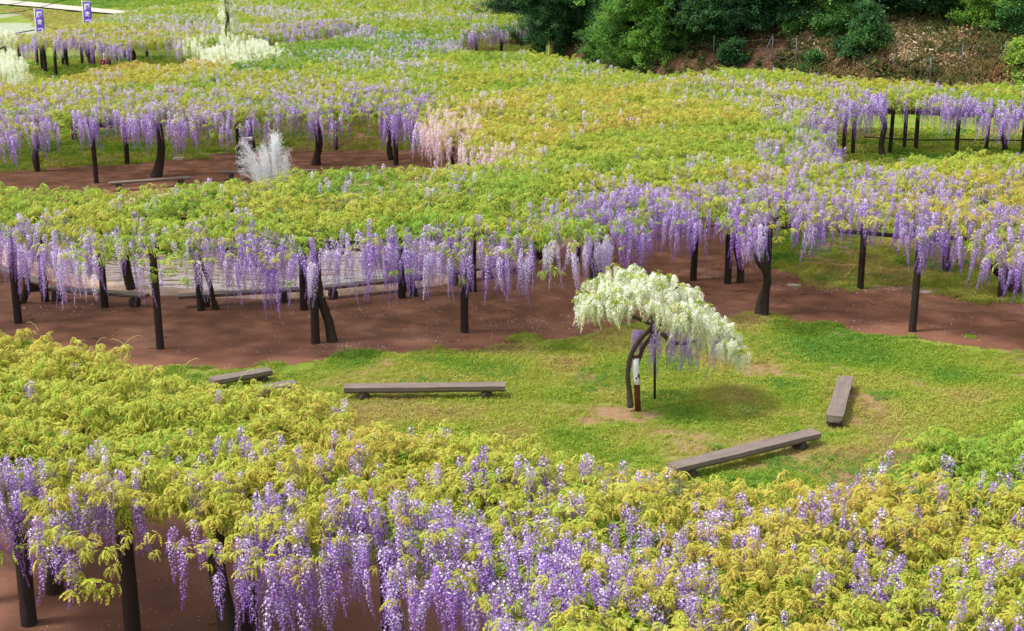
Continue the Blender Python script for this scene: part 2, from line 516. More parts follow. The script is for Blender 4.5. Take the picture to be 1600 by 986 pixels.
def spray_mesh(seed, nleaf=7, pairs=4, L=0.17, mat=None, spread=1.0, lw=0.0125, ll=0.055):
    r = random.Random(seed)
    V, F, C = [], [], []
    for k in range(nleaf):
        az = 2 * math.pi * (k + r.uniform(-.3, .3)) / nleaf
        el = r.uniform(0.15, 0.95)
        ln = L * r.uniform(.75, 1.15)
        d = Vector((math.cos(az) * math.cos(el), math.sin(az) * math.cos(el), math.sin(el)))
        p = Vector((r.uniform(-.03, .03), r.uniform(-.03, .03), r.uniform(-.04, .02)))
        side = Vector((-math.sin(az), math.cos(az), 0))
        tipc = r.uniform(-.15, .15)
        n = pairs
        for i in range(n + 1):
            t = (i + .7) / (n + .7)
            d = (d + Vector((0, 0, -0.42 * spread))).normalized()
            p = p + d * ln / (n + 1)
            for s in ((-1, 1) if i < n else (0,)):
                l = ll * r.uniform(.8, 1.15) * (1 - .25 * abs(t - .5))
                dd = (d * (.55 if s else 1) + side * s * .75 + Vector((0, 0, -.45))).normalized()
                up = Vector((0, 0, 1)) + side * r.uniform(-.3, .3)
                wv = dd.cross(up).normalized() * lw * r.uniform(.9, 1.4)
                b = len(V)
                V += [p, p + dd * l * .45 + wv, p + dd * l, p + dd * l * .45 - wv]
                F.append((b, b + 1, b + 2, b + 3))
                c = .25 + .65 * t + tipc
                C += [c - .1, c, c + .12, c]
    return proto_mesh('leaf_spray', [tuple(v) for v in V], F, C, mat)


def raceme_mesh(seed, n=110, fs=0.022, rad=0.075, L=0.8):
    r = random.Random(seed)
    V, F, C = [], [], []
    bend = Vector((r.uniform(-.11, .11), r.uniform(-.11, .11), 0))
    # green flower stalk
    for q in range(6):
        t0 = q / 5
        c = Vector((0, 0, .02 - t0 * (L * .98 + .02))) + bend * max(0, t0) ** 2
        for a in (0, 2.09, 4.19):
            V.append(c + Vector((math.cos(a), math.sin(a), 0)) * .004); C.append(.3)
        if q:
            b0 = len(V) - 6
            for a in range(3):
                F.append((b0 + a, b0 + (a + 1) % 3, b0 + 3 + (a + 1) % 3, b0 + 3 + a))
    for i in range(n):
        t = (i + .5) / n
        az = i * 2.39996 + r.uniform(-.5, .5)
        rr = rad * (min(1.0, .55 + 4 * t)) * (1 - t) ** .42 * r.uniform(.7, 1.15)
        c = Vector((math.cos(az) * rr, math.sin(az) * rr, -t * L)) + bend * t * t + Vector((0, 0, r.uniform(-.01, .01)))
        out = Vector((math.cos(az), math.sin(az), r.uniform(-.25, .55))).normalized()
        sd_ = out.cross(Vector((0, 0, 1))).normalized()
        up = sd_.cross(out)
        s = fs * (1 - .55 * t) * r.uniform(.8, 1.2)
        bud = t > r.uniform(.55, .95)
        b = len(V)
        if not bud:
            V += [c - sd_ * s * .8 + up * s * .25 - out * s * .2, c - up * s * .45 + out * s * .15, c + sd_ * s * .8 + up * s * .25 - out * s * .2, c + up * s * .95 - out * s * .1]
            v = r.uniform(.42, 1.0) - .34 * t
            F.append((b, b + 1, b + 2, b + 3)); C += [v, v * .8, v, min(1, v + .15)]
            b += 4
            k = c - up * s * .6 + out * s * .55
            V += [k - sd_ * s * .4, k - up * s * .75, k + sd_ * s * .4, k + up * s * .5]
            v = r.uniform(.0, .35)
            F.append((b, b + 1, b + 2, b + 3)); C += [v, v, v, v + .2]
        else:
            V += [c - sd_ * s * .4, c - up * s * 1.0, c + sd_ * s * .4, c + up * s * .6]
            v = r.uniform(.0, .34)
            F.append((b, b + 1, b + 2, b + 3)); C += [v, v, v, v + .15]
    return proto_mesh('raceme', [tuple(v) for v in V], F, C, MAT_FLOWER)


def hidden(me):
    return bpy.data.objects.new(me.name + '_source', me)      # not linked to any collection


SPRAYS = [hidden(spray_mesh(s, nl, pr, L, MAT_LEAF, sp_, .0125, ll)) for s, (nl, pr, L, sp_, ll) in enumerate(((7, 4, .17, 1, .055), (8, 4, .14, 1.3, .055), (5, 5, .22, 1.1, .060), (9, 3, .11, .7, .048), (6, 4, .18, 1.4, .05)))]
RAC_HI = [raceme_mesh(s + 50, n, .022, rd) for s, (n, rd) in enumerate(((125, .066), (95, .060), (140, .072), (80, .056), (115, .068), (100, .050)))]
RAC_LO = [raceme_mesh(s + 70, 50, .036, .070) for s in range(4)]
RAC_WHITE = [raceme_mesh(s + 90, 95, .022, .058, .5) for s in range(4)]
RACH, RACL = [hidden(m) for m in RAC_HI], [hidden(m) for m in RAC_LO]


def scatter_group(name, sources):
    g = bpy.data.node_groups.new(name, 'GeometryNodeTree')
    g.interface.new_socket('Geometry', in_out='INPUT', socket_type='NodeSocketGeometry')
    g.interface.new_socket('Geometry', in_out='OUTPUT', socket_type='NodeSocketGeometry')
    N, L = g.nodes, g.links
    gi, go = N.new('NodeGroupInput'), N.new('NodeGroupOutput')
    join = N.new('GeometryNodeJoinGeometry')
    for s in reversed(sources):
        oi = N.new('GeometryNodeObjectInfo')
        oi.inputs['Object'].default_value = s
        oi.inputs['As Instance'].default_value = False
        gt = N.new('GeometryNodeGeometryToInstance')
        L.new(oi.outputs['Geometry'], gt.inputs[0])
        L.new(gt.outputs[0], join.inputs[0])
    ip = N.new('GeometryNodeInstanceOnPoints')
    ip.inputs['Pick Instance'].default_value = True

    def na(nm, t):
        n = N.new('GeometryNodeInputNamedAttribute')
        n.data_type = t
        n.inputs['Name'].default_value = nm
        return n.outputs['Attribute']
    L.new(gi.outputs[0], ip.inputs['Points'])
    L.new(join.outputs[0], ip.inputs['Instance'])
    L.new(na('pick', 'INT'), ip.inputs['Instance Index'])
    L.new(na('rot', 'FLOAT_VECTOR'), ip.inputs['Rotation'])
    L.new(na('scl', 'FLOAT_VECTOR'), ip.inputs['Scale'])
    L.new(ip.outputs[0], go.inputs[0])
    return g


G_SPRAY = scatter_group('leaf_spray_scatter', SPRAYS)
G_RACH = scatter_group('raceme_scatter', RACH)
G_RACL = scatter_group('far_raceme_scatter', RACL)


def scatter(name, group, nsrc, pts, rot, scl, attrs, parent=None, origin=(0, 0, 0), kind='stuff', mat=None):
    n = len(pts)
    me = bpy.data.meshes.new(name)
    me.vertices.add(n)
    me.vertices.foreach_set('co', (np.asarray(pts) - np.asarray(origin)).astype(np.float32).ravel())
    for nm, arr in (('rot', rot), ('scl', scl)):
        a = me.attributes.new(nm, 'FLOAT_VECTOR', 'POINT')
        a.data.foreach_set('vector', np.asarray(arr, dtype=np.float32).ravel())
    a = me.attributes.new('pick', 'INT', 'POINT')
    a.data.foreach_set('value', rng.integers(0, nsrc, n).astype(np.int32))
    for nm, arr in attrs.items():
        a = me.attributes.new(nm, 'FLOAT', 'POINT')
        a.data.foreach_set('value', np.asarray(arr, dtype=np.float32))
    if mat: me.materials.append(mat)
    o = link(name, me, None, parent, (0, 0, 0) if parent is not None else origin, kind)
    md = o.modifiers.new('scatter', 'NODES')
    md.node_group = group
    return o


def rots(n, tilt=0.35):
    return np.stack([rng.normal(0, tilt, n), rng.normal(0, tilt, n), rng.uniform(0, 6.283, n)], 1)


# ------------------------------------------------------------------ ground, paths, water
POND_C = at(445, 352)
POND_C = Vector((-6.8, 42.0, 0)); POND_R = 8.0
DIRT1 = [(-600, 420), (-300, 300), (60, 264), (190, 256), (330, 242), (480, 233), (640, 236), (720, 225), (900, 240), (1100, 300),
         (1215, 350), (1190, 380), (1215, 432), (1300, 450), (1450, 458), (1600, 474), (2100, 520), (2100, 600), (1600, 541),
         (1500, 534), (1350, 522), (1200, 503), (1000, 508), (930, 518), (850, 530), (760, 545), (640, 550), (520, 556),
         (400, 570), (270, 580), (0, 610), (-600, 660)]
DIRT2 = [(-900, 700), (0, 690), (200, 720), (330, 800), (500, 860), (640, 900), (900, 990), (1100, 1400), (-900, 1400)]


def in_dirt(x, y, rag=1.0):
    nx = x + ((noise(x * .7, y * .7, 31) - .5) * .9 + (noise(x * 3, y * 3, 32) - .5) * .5) * rag
    ny = y + ((noise(x * .7, y * .7, 33) - .5) * .9 + (noise(x * 3, y * 3, 34) - .5) * .6) * rag
    px, py = proj(nx, ny, np.zeros(x.shape))
    return in_poly(px, py, DIRT1) | in_poly(px, py, DIRT2)


def hillfoot(x):
    """y of the foot of the wooded slope"""
    return np.interp(x, [-400, -60, 1, 3, 8, 20, 40, 70, 120], [520, 480, 400, 100, 86, 76, 71, 66, 60])


def ground_z(x, y):
    z = (noise(x * .5, y * .5, 41) - .5) * .06 + (noise(x * .12, y * .12, 42) - .5) * .10
    d = np.hypot(x - POND_C.x, y - POND_C.y)
    z = np.where(d < POND_R - .25, -0.55, np.where(d < POND_R + 3, z * .3, z))
    h = y - hillfoot(x)
    z = z + np.clip(h, 0, 60) * 0.50 + (noise(x * .3, y * .3, 43) - .5) * np.clip(h, 0, 3) * .5
    # river bed and the bank behind it, far left
    px, py = proj(x, y, np.zeros(x.shape))
    z = np.where(in_poly(px, py, [(-700, 17), (0, 17), (22, 20), (66, 40), (78, 47), (60, 62), (-700, 62)]) & (y > 100) & (y < 400), -.9, z)
    return z


def grid_mesh(name, xs, ys, zf, keep=None, attrs=None):
    X, Y = np.meshgrid(xs, ys)
    Z = zf(X, Y)
    nx, ny = len(xs), len(ys)
    co = np.stack([X, Y, Z], -1).reshape(-1, 3)
    i = (np.arange(ny - 1)[:, None] * nx + np.arange(nx - 1)[None]).ravel()
    f = np.stack([i, i + 1, i + nx + 1, i + nx], 1)
    if keep is not None:
        k = keep(X, Y).ravel()
        f = f[k[f].any(1)]
        used = np.unique(f)
        mp = np.full(len(co), -1); mp[used] = np.arange(len(used))
        co, f = co[used], mp[f]
    me = bpy.data.meshes.new(name)
    me.vertices.add(len(co)); me.vertices.foreach_set('co', co.astype(np.float32).ravel())
    me.loops.add(f.size); me.loops.foreach_set('vertex_index', f.astype(np.int32).ravel())
    me.polygons.add(len(f)); me.polygons.foreach_set('loop_start', (np.arange(len(f)) * 4).astype(np.int32))
    me.update(calc_edges=True)
    me.shade_smooth()
    for nm, fn in (attrs or {}).items():
        a = me.attributes.new(nm, 'FLOAT', 'POINT')
        a.data.foreach_set('value', fn(co[:, 0], co[:, 1]).astype(np.float32))
    return me


DRY = [(660, 614, 130, 8, .4), (1175, 712, 110, 12, .4), (1318, 632, 22, 36, .6), (930, 650, 110, 26, .62), (1340, 640, 60, 30, .55), (860, 640, 80, 20, .5), (700, 640, 80, 14, .4), (1200, 580, 140, 14, .4), (1060, 560, 60, 20, .4),
       (1290, 400, 60, 30, .7), (1400, 455, 90, 14, .7), (1060, 700, 60, 16, .4), (1500, 600, 120, 20, .35), (560, 210, 60, 12, .8), (440, 225, 80, 12, .5), (900, 600, 60, 20, .4), (620, 575, 100, 14, .3)]


def dryness(x, y):
    px, py = proj(x, y, np.zeros(x.shape))
    v = (noise(x * .35, y * .35, 51) - .48) * .9 + (noise(x * 1.3, y * 1.3, 53) - .5) * .35
    for cx, cy, rx, ry, d in DRY:
        v = np.maximum(v, 1.5 * d * np.clip(1.3 - ((px - cx) / rx) ** 2 - ((py - cy) / ry) ** 2, 0, 1) * np.clip((.5 * noise(x * 1.1, y * 1.1, 54) + .5 * noise(x * 3.4, y * 3.4, 55) - .32) * 3, 0, 1))
    v = v + (noise(x * 2.2, y * 2.2, 52) - .5) * .6 * (v > .1)
    return np.clip(v, 0, 1)


def build_ground():
    m = M('lawn_soil')
    dry = m.attr('dry')
    p = m.pos()
    n1, n2, n3 = m.noise(.5, 5, .6, p), m.noise(6, 5, .65, p), m.noise(28, 4, .7, p)
    g = m.ramp(n1, [(0.3, (0.12, 0.20, 0.025)), (0.5, (0.20, 0.26, 0.035)), (0.7, (0.28, 0.28, 0.06))])
    g = m.mix(m.math('MULTIPLY', n2, .5), g, (0.10, 0.17, 0.02))
    g = m.mix(m.math('GREATER_THAN', n3, .60), g, (0.10, 0.085, 0.035))
    soil = m.mix(n2, (0.20, 0.115, 0.065), (0.36, 0.235, 0.14))
    f = m.math('MULTIPLY', m.math('SUBTRACT', m.math('ADD', dry, m.math('MULTIPLY', n2, .5)), .55), 3.0, clamp=True)
    c = m.mix(f, g, soil)
    wood = m.attr('wood')
    litter = m.ramp(n2, [(0.3, (0.035, 0.022, 0.014)), (0.5, (0.085, 0.045, 0.028)), (0.65, (0.15, 0.09, 0.05)), (0.8, (0.045, 0.06, 0.02))])
    c = m.mix(wood, c, litter)
    mat = m.done(m.principled(c, .95, .1, m.bump(n3, .8, .03)))

    xs = np.concatenate([np.arange(-520, -60, 20), np.arange(-60, -20, 1.0), np.arange(-20, 22, .3), np.arange(22, 70, 1.0), np.arange(70, 520, 20)])
    ys = np.concatenate([np.arange(-60, 8, 4), np.arange(8, 64, .3), np.arange(64, 150, .8), np.arange(150, 300, 3), np.arange(300, 900, 20)])
    me = grid_mesh('ground', xs, ys, ground_z, None, {
        'dry': dryness,
        'wood': lambda x, y: np.clip((y - hillfoot(x)) / 1.5 + .6, 0, 1) * (x > -3)})
    o = link('ground', me, mat)
    o['kind'] = 'structure'

    # red-brown trodden earth: a sheet just above the ground
    m = M('red_earth')
    p = m.pos()
    n1, n2, n3 = m.noise(.45, 5, .6, p), m.noise(5, 6, .7, m.pos((.5, 1.6, 1))), m.noise(60, 3, .7, p)
    c = m.ramp(n1, [(0.3, (0.15, 0.060, 0.038)), (0.5, (0.21, 0.086, 0.052)), (0.72, (0.31, 0.155, 0.105))])
    c = m.mix(m.math('MULTIPLY', n2, .6), c, (0.15, 0.085, 0.064))
    c = m.mix(m.math('MULTIPLY', m.math('GREATER_THAN', n3, .66), .5), c, (0.36, 0.24, 0.19))
    n4 = m.noise(1.6, 4, .6, p)
    c = m.mix(m.math('MULTIPLY', m.math('SUBTRACT', n4, .5), 2.0, clamp=True), c, (0.12, 0.05, 0.034))
    ed = m.math('ADD', m.attr('inn'), m.math('MULTIPLY', m.math('SUBTRACT', m.noise(7, 5, .7, p), .5), 1.1))
    pr = m.principled(c, .9, .12, m.bump(n2, .6, .04))
    tr = m.new('BsdfTransparent')
    mx = m.new('MixShader')
    m.l.new(m.math('GREATER_THAN', ed, .5), mx.inputs[0]); m.l.new(tr.outputs[0], mx.inputs[1]); m.l.new(pr, mx.inputs[2])
    mat = m.done(mx.outputs[0])

    def near_dirt(x, y):
        return in_dirt(x, y) & (np.hypot(x - POND_C.x, y - POND_C.y) > POND_R + .55)

    def soft(x, y):
        s = np.zeros(x.shape)
        for a in range(8):
            s += in_dirt(x + .35 * math.cos(a * .785), y + .35 * math.sin(a * .785))
        return s / 8
    for nm, xs, ys in (('dirt_path', np.arange(-26, 34, .3), np.arange(26, 66, .3)), ('dirt_path', np.arange(-16, 8, .25), np.arange(9, 21.5, .25))):
        me = grid_mesh(nm, xs, ys, lambda x, y: ground_z(x, y) + .006, near_dirt, {'inn': soft})
        o = link(nm, me, mat)
        o['kind'] = 'structure'

    # pond: water sheet, rim
    m = M('pond_water')
    p = m.pos((.34, 1.0, 1))
    n = m.noise(1.7, 2, .5, p, 1.6)
    n2 = m.noise(5, 2, .5, p, .6)
    h = m.math('ADD', n, m.math('MULTIPLY', n2, .22))
    pr = m.principled((0.12, 0.062, 0.032), .03, 1.0, m.bump(h, 1.0, .045))
    pr.node.inputs['IOR'].default_value = 2.4
    mw = m.done(pr)
    bm = bmesh.new()
    bmesh.ops.create_circle(bm, cap_ends=True, radius=POND_R, segments=96)
    me = bpy.data.meshes.new('pond_water'); bm.to_mesh(me); bm.free()
    o = link('pond_water', me, mw, None, (POND_C.x, POND_C.y, -.13)); o['kind'] = 'structure'
    m = M('pond_rim_sand')
    n = m.noise(7, 5, .6, m.pos())
    c = m.mix(n, (0.30, 0.18, 0.13), (0.50, 0.36, 0.28))
    mr = m.done(m.principled(c, .9, .15, m.bump(n, .5, .03)))
    b = MB()
    N = 120
    prof = [(POND_R - .30, -.4), (POND_R - .15, -.02), (POND_R, .05), (POND_R + .35, .055), (POND_R + .75, .012), (POND_R + .85, -.05)]
    for i in range(N):
        a = 2 * math.pi * i / N
        for r_, z in prof:
            rr = r_ + .05 * math.sin(a * 13 + r_) + .04 * math.sin(a * 29)
            b.v.append(Vector((math.cos(a) * rr, math.sin(a) * rr, z)))
    k = len(prof)
    for i in range(N):
        for j in range(k - 1):
            a0, a1 = i * k + j, ((i + 1) % N) * k + j
            b.f.append((a0, a0 + 1, a1 + 1, a1))
    o = b.build('pond_rim', mr, None, (POND_C.x, POND_C.y, 0)); o['kind'] = 'structure'

    # far water, farm track
    m = M('river_water')
    n = m.noise(1.2, 3, .5, m.pos((.5, 1, 1)))
    pr = m.principled((0.38, 0.40, 0.40), .12, 1.0, m.bump(n, .05, .01))  # pale base colour: white sky glare painted into the water
    pr.node.inputs['IOR'].default_value = 2.2
    mat = m.done(pr)
    b = MB(); b.v = [Vector(v) for v in ((-330, 100, -.35), (-40, 100, -.35), (-40, 330, -.35), (-330, 400, -.35))]; b.f = [(0, 1, 2, 3)]
    o = b.build('river_water', mat); o['kind'] = 'structure'
    m = M('pale_gravel')
    n = m.noise(3, 5, .6, m.pos())
    mat = m.done(m.principled(m.mix(n, (.36, .30, .25), (.55, .50, .45)), .9, .1))
    b = MB()
    pts = [((-60, -3), (-60, 5)), ((0, 1), (0, 8)), ((60, 6), (60, 13)), ((110, 11), (110, 18)), ((170, 17), (170, 23)), ((250, 24), (250, 30))]
    for a_, b_ in pts:
        for q in (b_, a_):
            w_ = at(q[0], q[1], .0)
            b.v.append(Vector((w_.x, w_.y, .22)))
    b.f = [(2 * i, 2 * i + 2, 2 * i + 3, 2 * i + 1) for i in range(len(pts) - 1)]
    o = b.build('gravel_track', mat, smooth=False); o['kind'] = 'structure'


build_ground()


# ------------------------------------------------------------------ grass, weeds, petals
def blade_proto(seed, kind):
    r = random.Random(seed)
    V, F, C = [], [], []
    if kind == 'grass':
        for k in range(14):
            a = r.uniform(0, 6.28); d = Vector((math.cos(a), math.sin(a), 0))
            p = d * r.uniform(0, .06) + Vector((r.uniform(-.05, .05), r.uniform(-.05, .05), -.005))
            h = r.uniform(.03, .075); lean = r.uniform(.2, 1.0)
            s = d.cross(Vector((0, 0, 1))) * r.uniform(.003, .006)
            b = len(V)
            V += [p - s, p + s, p + d * h * lean * .4 + Vector((0, 0, h * .7)) + s * .7, p + d * h * lean + Vector((0, 0, h))]
            F += [(b, b + 1, b + 2), (b, b + 2, b + 3)]
            v = r.uniform(.2, .8); C += [v - .2, v - .2, v, v + .2]
    else:
        for k in range(16):
            a = r.uniform(0, 6.28); d = Vector((math.cos(a), math.sin(a), 0)); q = r.uniform(.0, .11)
            p = d * q + Vector((0, 0, r.uniform(.015, .06) * (1.2 - q * 4)))
            s = d.cross(Vector((0, 0, 1))) * r.uniform(.008, .014); l = r.uniform(.016, .034)
            b = len(V)
            V += [p, p + s + d * l * .5 + Vector((0, 0, .008)), p + d * l - Vector((0, 0, .008)), p - s + d * l * .5 + Vector((0, 0, .008))]
            F += [(b, b + 1, b + 2, b + 3)]
            v = r.uniform(.2, .8); C += [v, v, v + .1, v]
    return V, F, C


def build_grass():
    m = M('grass_blade')
    t = m.math('ADD', m.attr('tint', True), m.math('MULTIPLY', m.math('SUBTRACT', m.attr('lc'), .5), .3))
    c = m.ramp(m.math('MAXIMUM', t, 0.0), [(0.0, (0.10, 0.25, 0.035)), (.3, (0.22, 0.36, 0.035)), (.6, (0.38, 0.43, 0.060)), (.85, (0.48, 0.42, 0.12)), (1, (0.40, 0.29, 0.12))])
    mg = m.done(m.leafy(c, .3, .6, .2))
    protos = []
    for s in range(4):
        V, F, C = blade_proto(s, 'grass' if s < 3 else 'clover')
        protos.append(hidden(proto_mesh('grass_tuft', [tuple(v) for v in V], F, C, mg)))
    g = scatter_group('grass_scatter', protos)
    V, F, C = blade_proto(9, 'clover')
    weeds = scatter_group('weed_scatter', [hidden(proto_mesh('weed', [tuple(v) for v in blade_proto(i, 'clover')[0]], blade_proto(i, 'clover')[1], blade_proto(i, 'clover')[2], mg)) for i in (9, 10)])

    def area(n, x0, x1, y0, y1, smin, smax, cond, name='lawn_grass'):
        x, y = rng.uniform(x0, x1, n), rng.uniform(y0, y1, n)
        dr = dryness(x, y)
        k = cond(x, y) & ~in_dirt(x, y, 1.5) & (rng.uniform(0, 1, n) > dr * 1.0) & (y < hillfoot(x) + 1)
        # leave the trampled spots open
        k &= (np.hypot(x - POND_C.x, y - POND_C.y) > POND_R + .8)
        x, y, dr = x[k], y[k], dr[k]
        n = len(x)
        big = noise(x * .9, y * .9, 61)
        big2 = noise(x * .25, y * .25, 62)
        tint = .50 + (big - .5) * .7 + (big2 - .5) * .6 + np.where((y > 120) & (y < 200), .42, 0) - np.where(y > 205, .3, 0) + dr * .3 + rng.normal(0, .10, n)
        s = rng.uniform(smin, smax, n) * (1.15 - .5 * dr)
        pts = np.stack([x, y, ground_z(x, y)], 1)
        scatter(name, g, 4, pts, rots(n, .1), np.stack([s * 1.2, s * 1.2, s], 1), {'tint': tint})
    area(170000, -13, 17, 17, 34, .55, 1.0, lambda x, y: (abs(x) < y * .42 + 2) & ~in_canopy(x, y + .0) | (y > 27))
    area(60000, 4, 22, 30, 44, .7, 1.2, lambda x, y: x < y * .44)
    area(3500, -16, 0, 9.5, 21, 1., 1.5, lambda x, y: noise(x * .8, y * .8, 88) > .45)
    area(30000, -30, 12, 50, 70, 1.2, 2.4, lambda x, y: x < 50)
    area(26000, 12, 34, 50, 66, 1.5, 3.4, lambda x, y: x < 50)
    area(22000, -60, -10, 72, 112, 2.0, 3.8, lambda x, y: x > -y * .45)
    area(24000, -110, 30, 120, 260, 2.5, 5, lambda x, y: (x > -y * .45) & (ground_z(x, y) > -.4) & ~in_poly(*proj(x, y, np.zeros(x.shape)), [(-90, -6), (0, 0), (60, 5), (110, 10), (170, 16), (260, 23), (260, 32), (170, 26), (110, 20), (60, 15), (0, 10), (-90, 7)]), 'bank_grass')
    # leafy weeds in patches
    x, y = rng.uniform(-12, 18, 60000), rng.uniform(17, 42, 60000)
    q = noise(x * 1.1, y * 1.1, 71) + noise(x * .3, y * .3, 72) * .4
    k = (q > .93) & ~in_dirt(x, y, 1.5) & (abs(x) < y * .42)
    x, y = x[k], y[k]; n = len(x)
    s = rng.uniform(.7, 1.3, n)
    scatter('leafy_weeds', weeds, 2, np.stack([x, y, ground_z(x, y) + .01], 1), rots(n, .15), np.stack([s, s, s], 1), {'tint': rng.normal(.08, .12, n)})
    # fallen petals
    m = M('fallen_petal')
    c = m.mix(m.attr('rnd', True), (.50, .36, .66), (.82, .74, .88))
    mp = m.done(m.principled(c, .7, .2))
    pm = [hidden(proto_mesh('petal', [(-.012, 0, 0), (0, -.010, .004), (.013, 0, .001), (0, .011, .006)], [(0, 1, 2, 3)], [.5] * 4, mp))]
    gp = scatter_group('petal_scatter', pm)
    n = 90000
    x, y = rng.uniform(-24, 26, n), rng.uniform(24, 58, n)
    px, py = proj(x, y, np.zeros(n))
    d = np.full(n, .035)
    for (cx, cy, rx, ry, v) in [(850, 505, 130, 10, 1), (930, 492, 60, 7, 1), (700, 520, 90, 20, .25), (1340, 453, 150, 9, .9), (1250, 450, 90, 8, .8), (1120, 425, 60, 12, .9), (1500, 462, 120, 8, .7),
                                (600, 480, 200, 30, .35), (100, 485, 90, 14, .6), (540, 545, 80, 10, .5), (900, 455, 60, 20, .4), (1300, 520, 160, 14, .3), (1450, 500, 200, 40, .18)]:
        d = np.maximum(d, v * np.clip(1.4 - ((px - cx) / rx) ** 2 - ((py - cy) / ry) ** 2, 0, 1))
    d = d * (.3 + 1.1 * (noise(x * 1.7, y * 1.7, 73) > .4))
    k = (rng.uniform(0, 1, n) < d) & (np.hypot(x - POND_C.x, y - POND_C.y) > POND_R + .2)
    x, y = x[k], y[k]
    x2, y2 = rng.uniform(-9, 5, 6000), rng.uniform(11, 20, 6000)
    kk = rng.uniform(0, 1, 6000) < np.clip((noise(x2 * 1.2, y2 * 1.2, 75) - .35) * 1.2, .03, .6)
    x2, y2 = x2[kk], y2[kk]
    x, y = np.concatenate([x, x2]), np.concatenate([y, y2]); n = len(x)
    s = rng.uniform(.7, 1.5, n) * np.where(y < 22, .55, 1)
    scatter('fallen_petals', gp, 1, np.stack([x, y, ground_z(x, y) + .014], 1), rots(n, .2), np.stack([s, s, s], 1), {'rnd': rng.uniform(0, 1, n)})


build_grass()


def build_pebbles():
    bm = bmesh.new(); bmesh.ops.create_icosphere(bm, subdivisions=1, radius=1.0)
    for v in bm.verts: v.co *= random.uniform(.8, 1.15); v.co.z *= .5
    me = bpy.data.meshes.new('pebble'); bm.to_mesh(me); bm.free()
    me.materials.append(simple('pebble_stone', (.24, .17, .14), .9, .4, 2))
    g = scatter_group('pebble_scatter', [hidden(me)])
    x, y = rng.uniform(-22, 24, 14000), rng.uniform(11, 52, 14000)
    k = in_dirt(x, y) & (np.hypot(x - POND_C.x, y - POND_C.y) > POND_R + .3) & (rng.uniform(0, 1, 14000) < .15 + noise(x * .8, y * .8, 99) ** 3)
    x, y = x[k], y[k]; n = len(x)
    q = rng.uniform(.006, .022, n)
    scatter('gravel', g, 1, np.stack([x, y, ground_z(x, y) + .008], 1), rots(n, .3), np.stack([q * 1.3, q, q], 1), {})
    # dead twigs and leaf litter lying on the earth
    V, F = [], []
    mt = MB()
    for _ in range(420):
        x, y = random.uniform(-20, 22), random.uniform(11, 50)
        if not in_dirt(np.array([x]), np.array([y]))[0] or math.hypot(x - POND_C.x, y - POND_C.y) < POND_R + 1: continue
        z = float(ground_z(np.array([x]), np.array([y]))[0]) + .016
        a = random.uniform(0, 3.14); l = random.uniform(.06, .35)
        p = Vector((x, y, z)); d = Vector((math.cos(a), math.sin(a), 0)) * l
        mt.tube([p, p + d * .5 + Vector((d.y, -d.x, 0)) * .2, p + d], .006, 4)
    mt.build('twig_litter', MAT_BARK, kind='stuff')


build_pebbles()


# ------------------------------------------------------------------ wisteria canopies
def canopy_z(x, y):
    b1 = 1 - abs(2 * noise(x * .80, y * .80, 11) - 1)
    b2 = 1 - abs(2 * noise(x * 1.75, y * 1.75, 12) - 1)
    z = Z_C - .30 + .26 * b1 + .27 * b2 + .25 * (noise(x * .23, y * .23, 13) - .5)
    return z


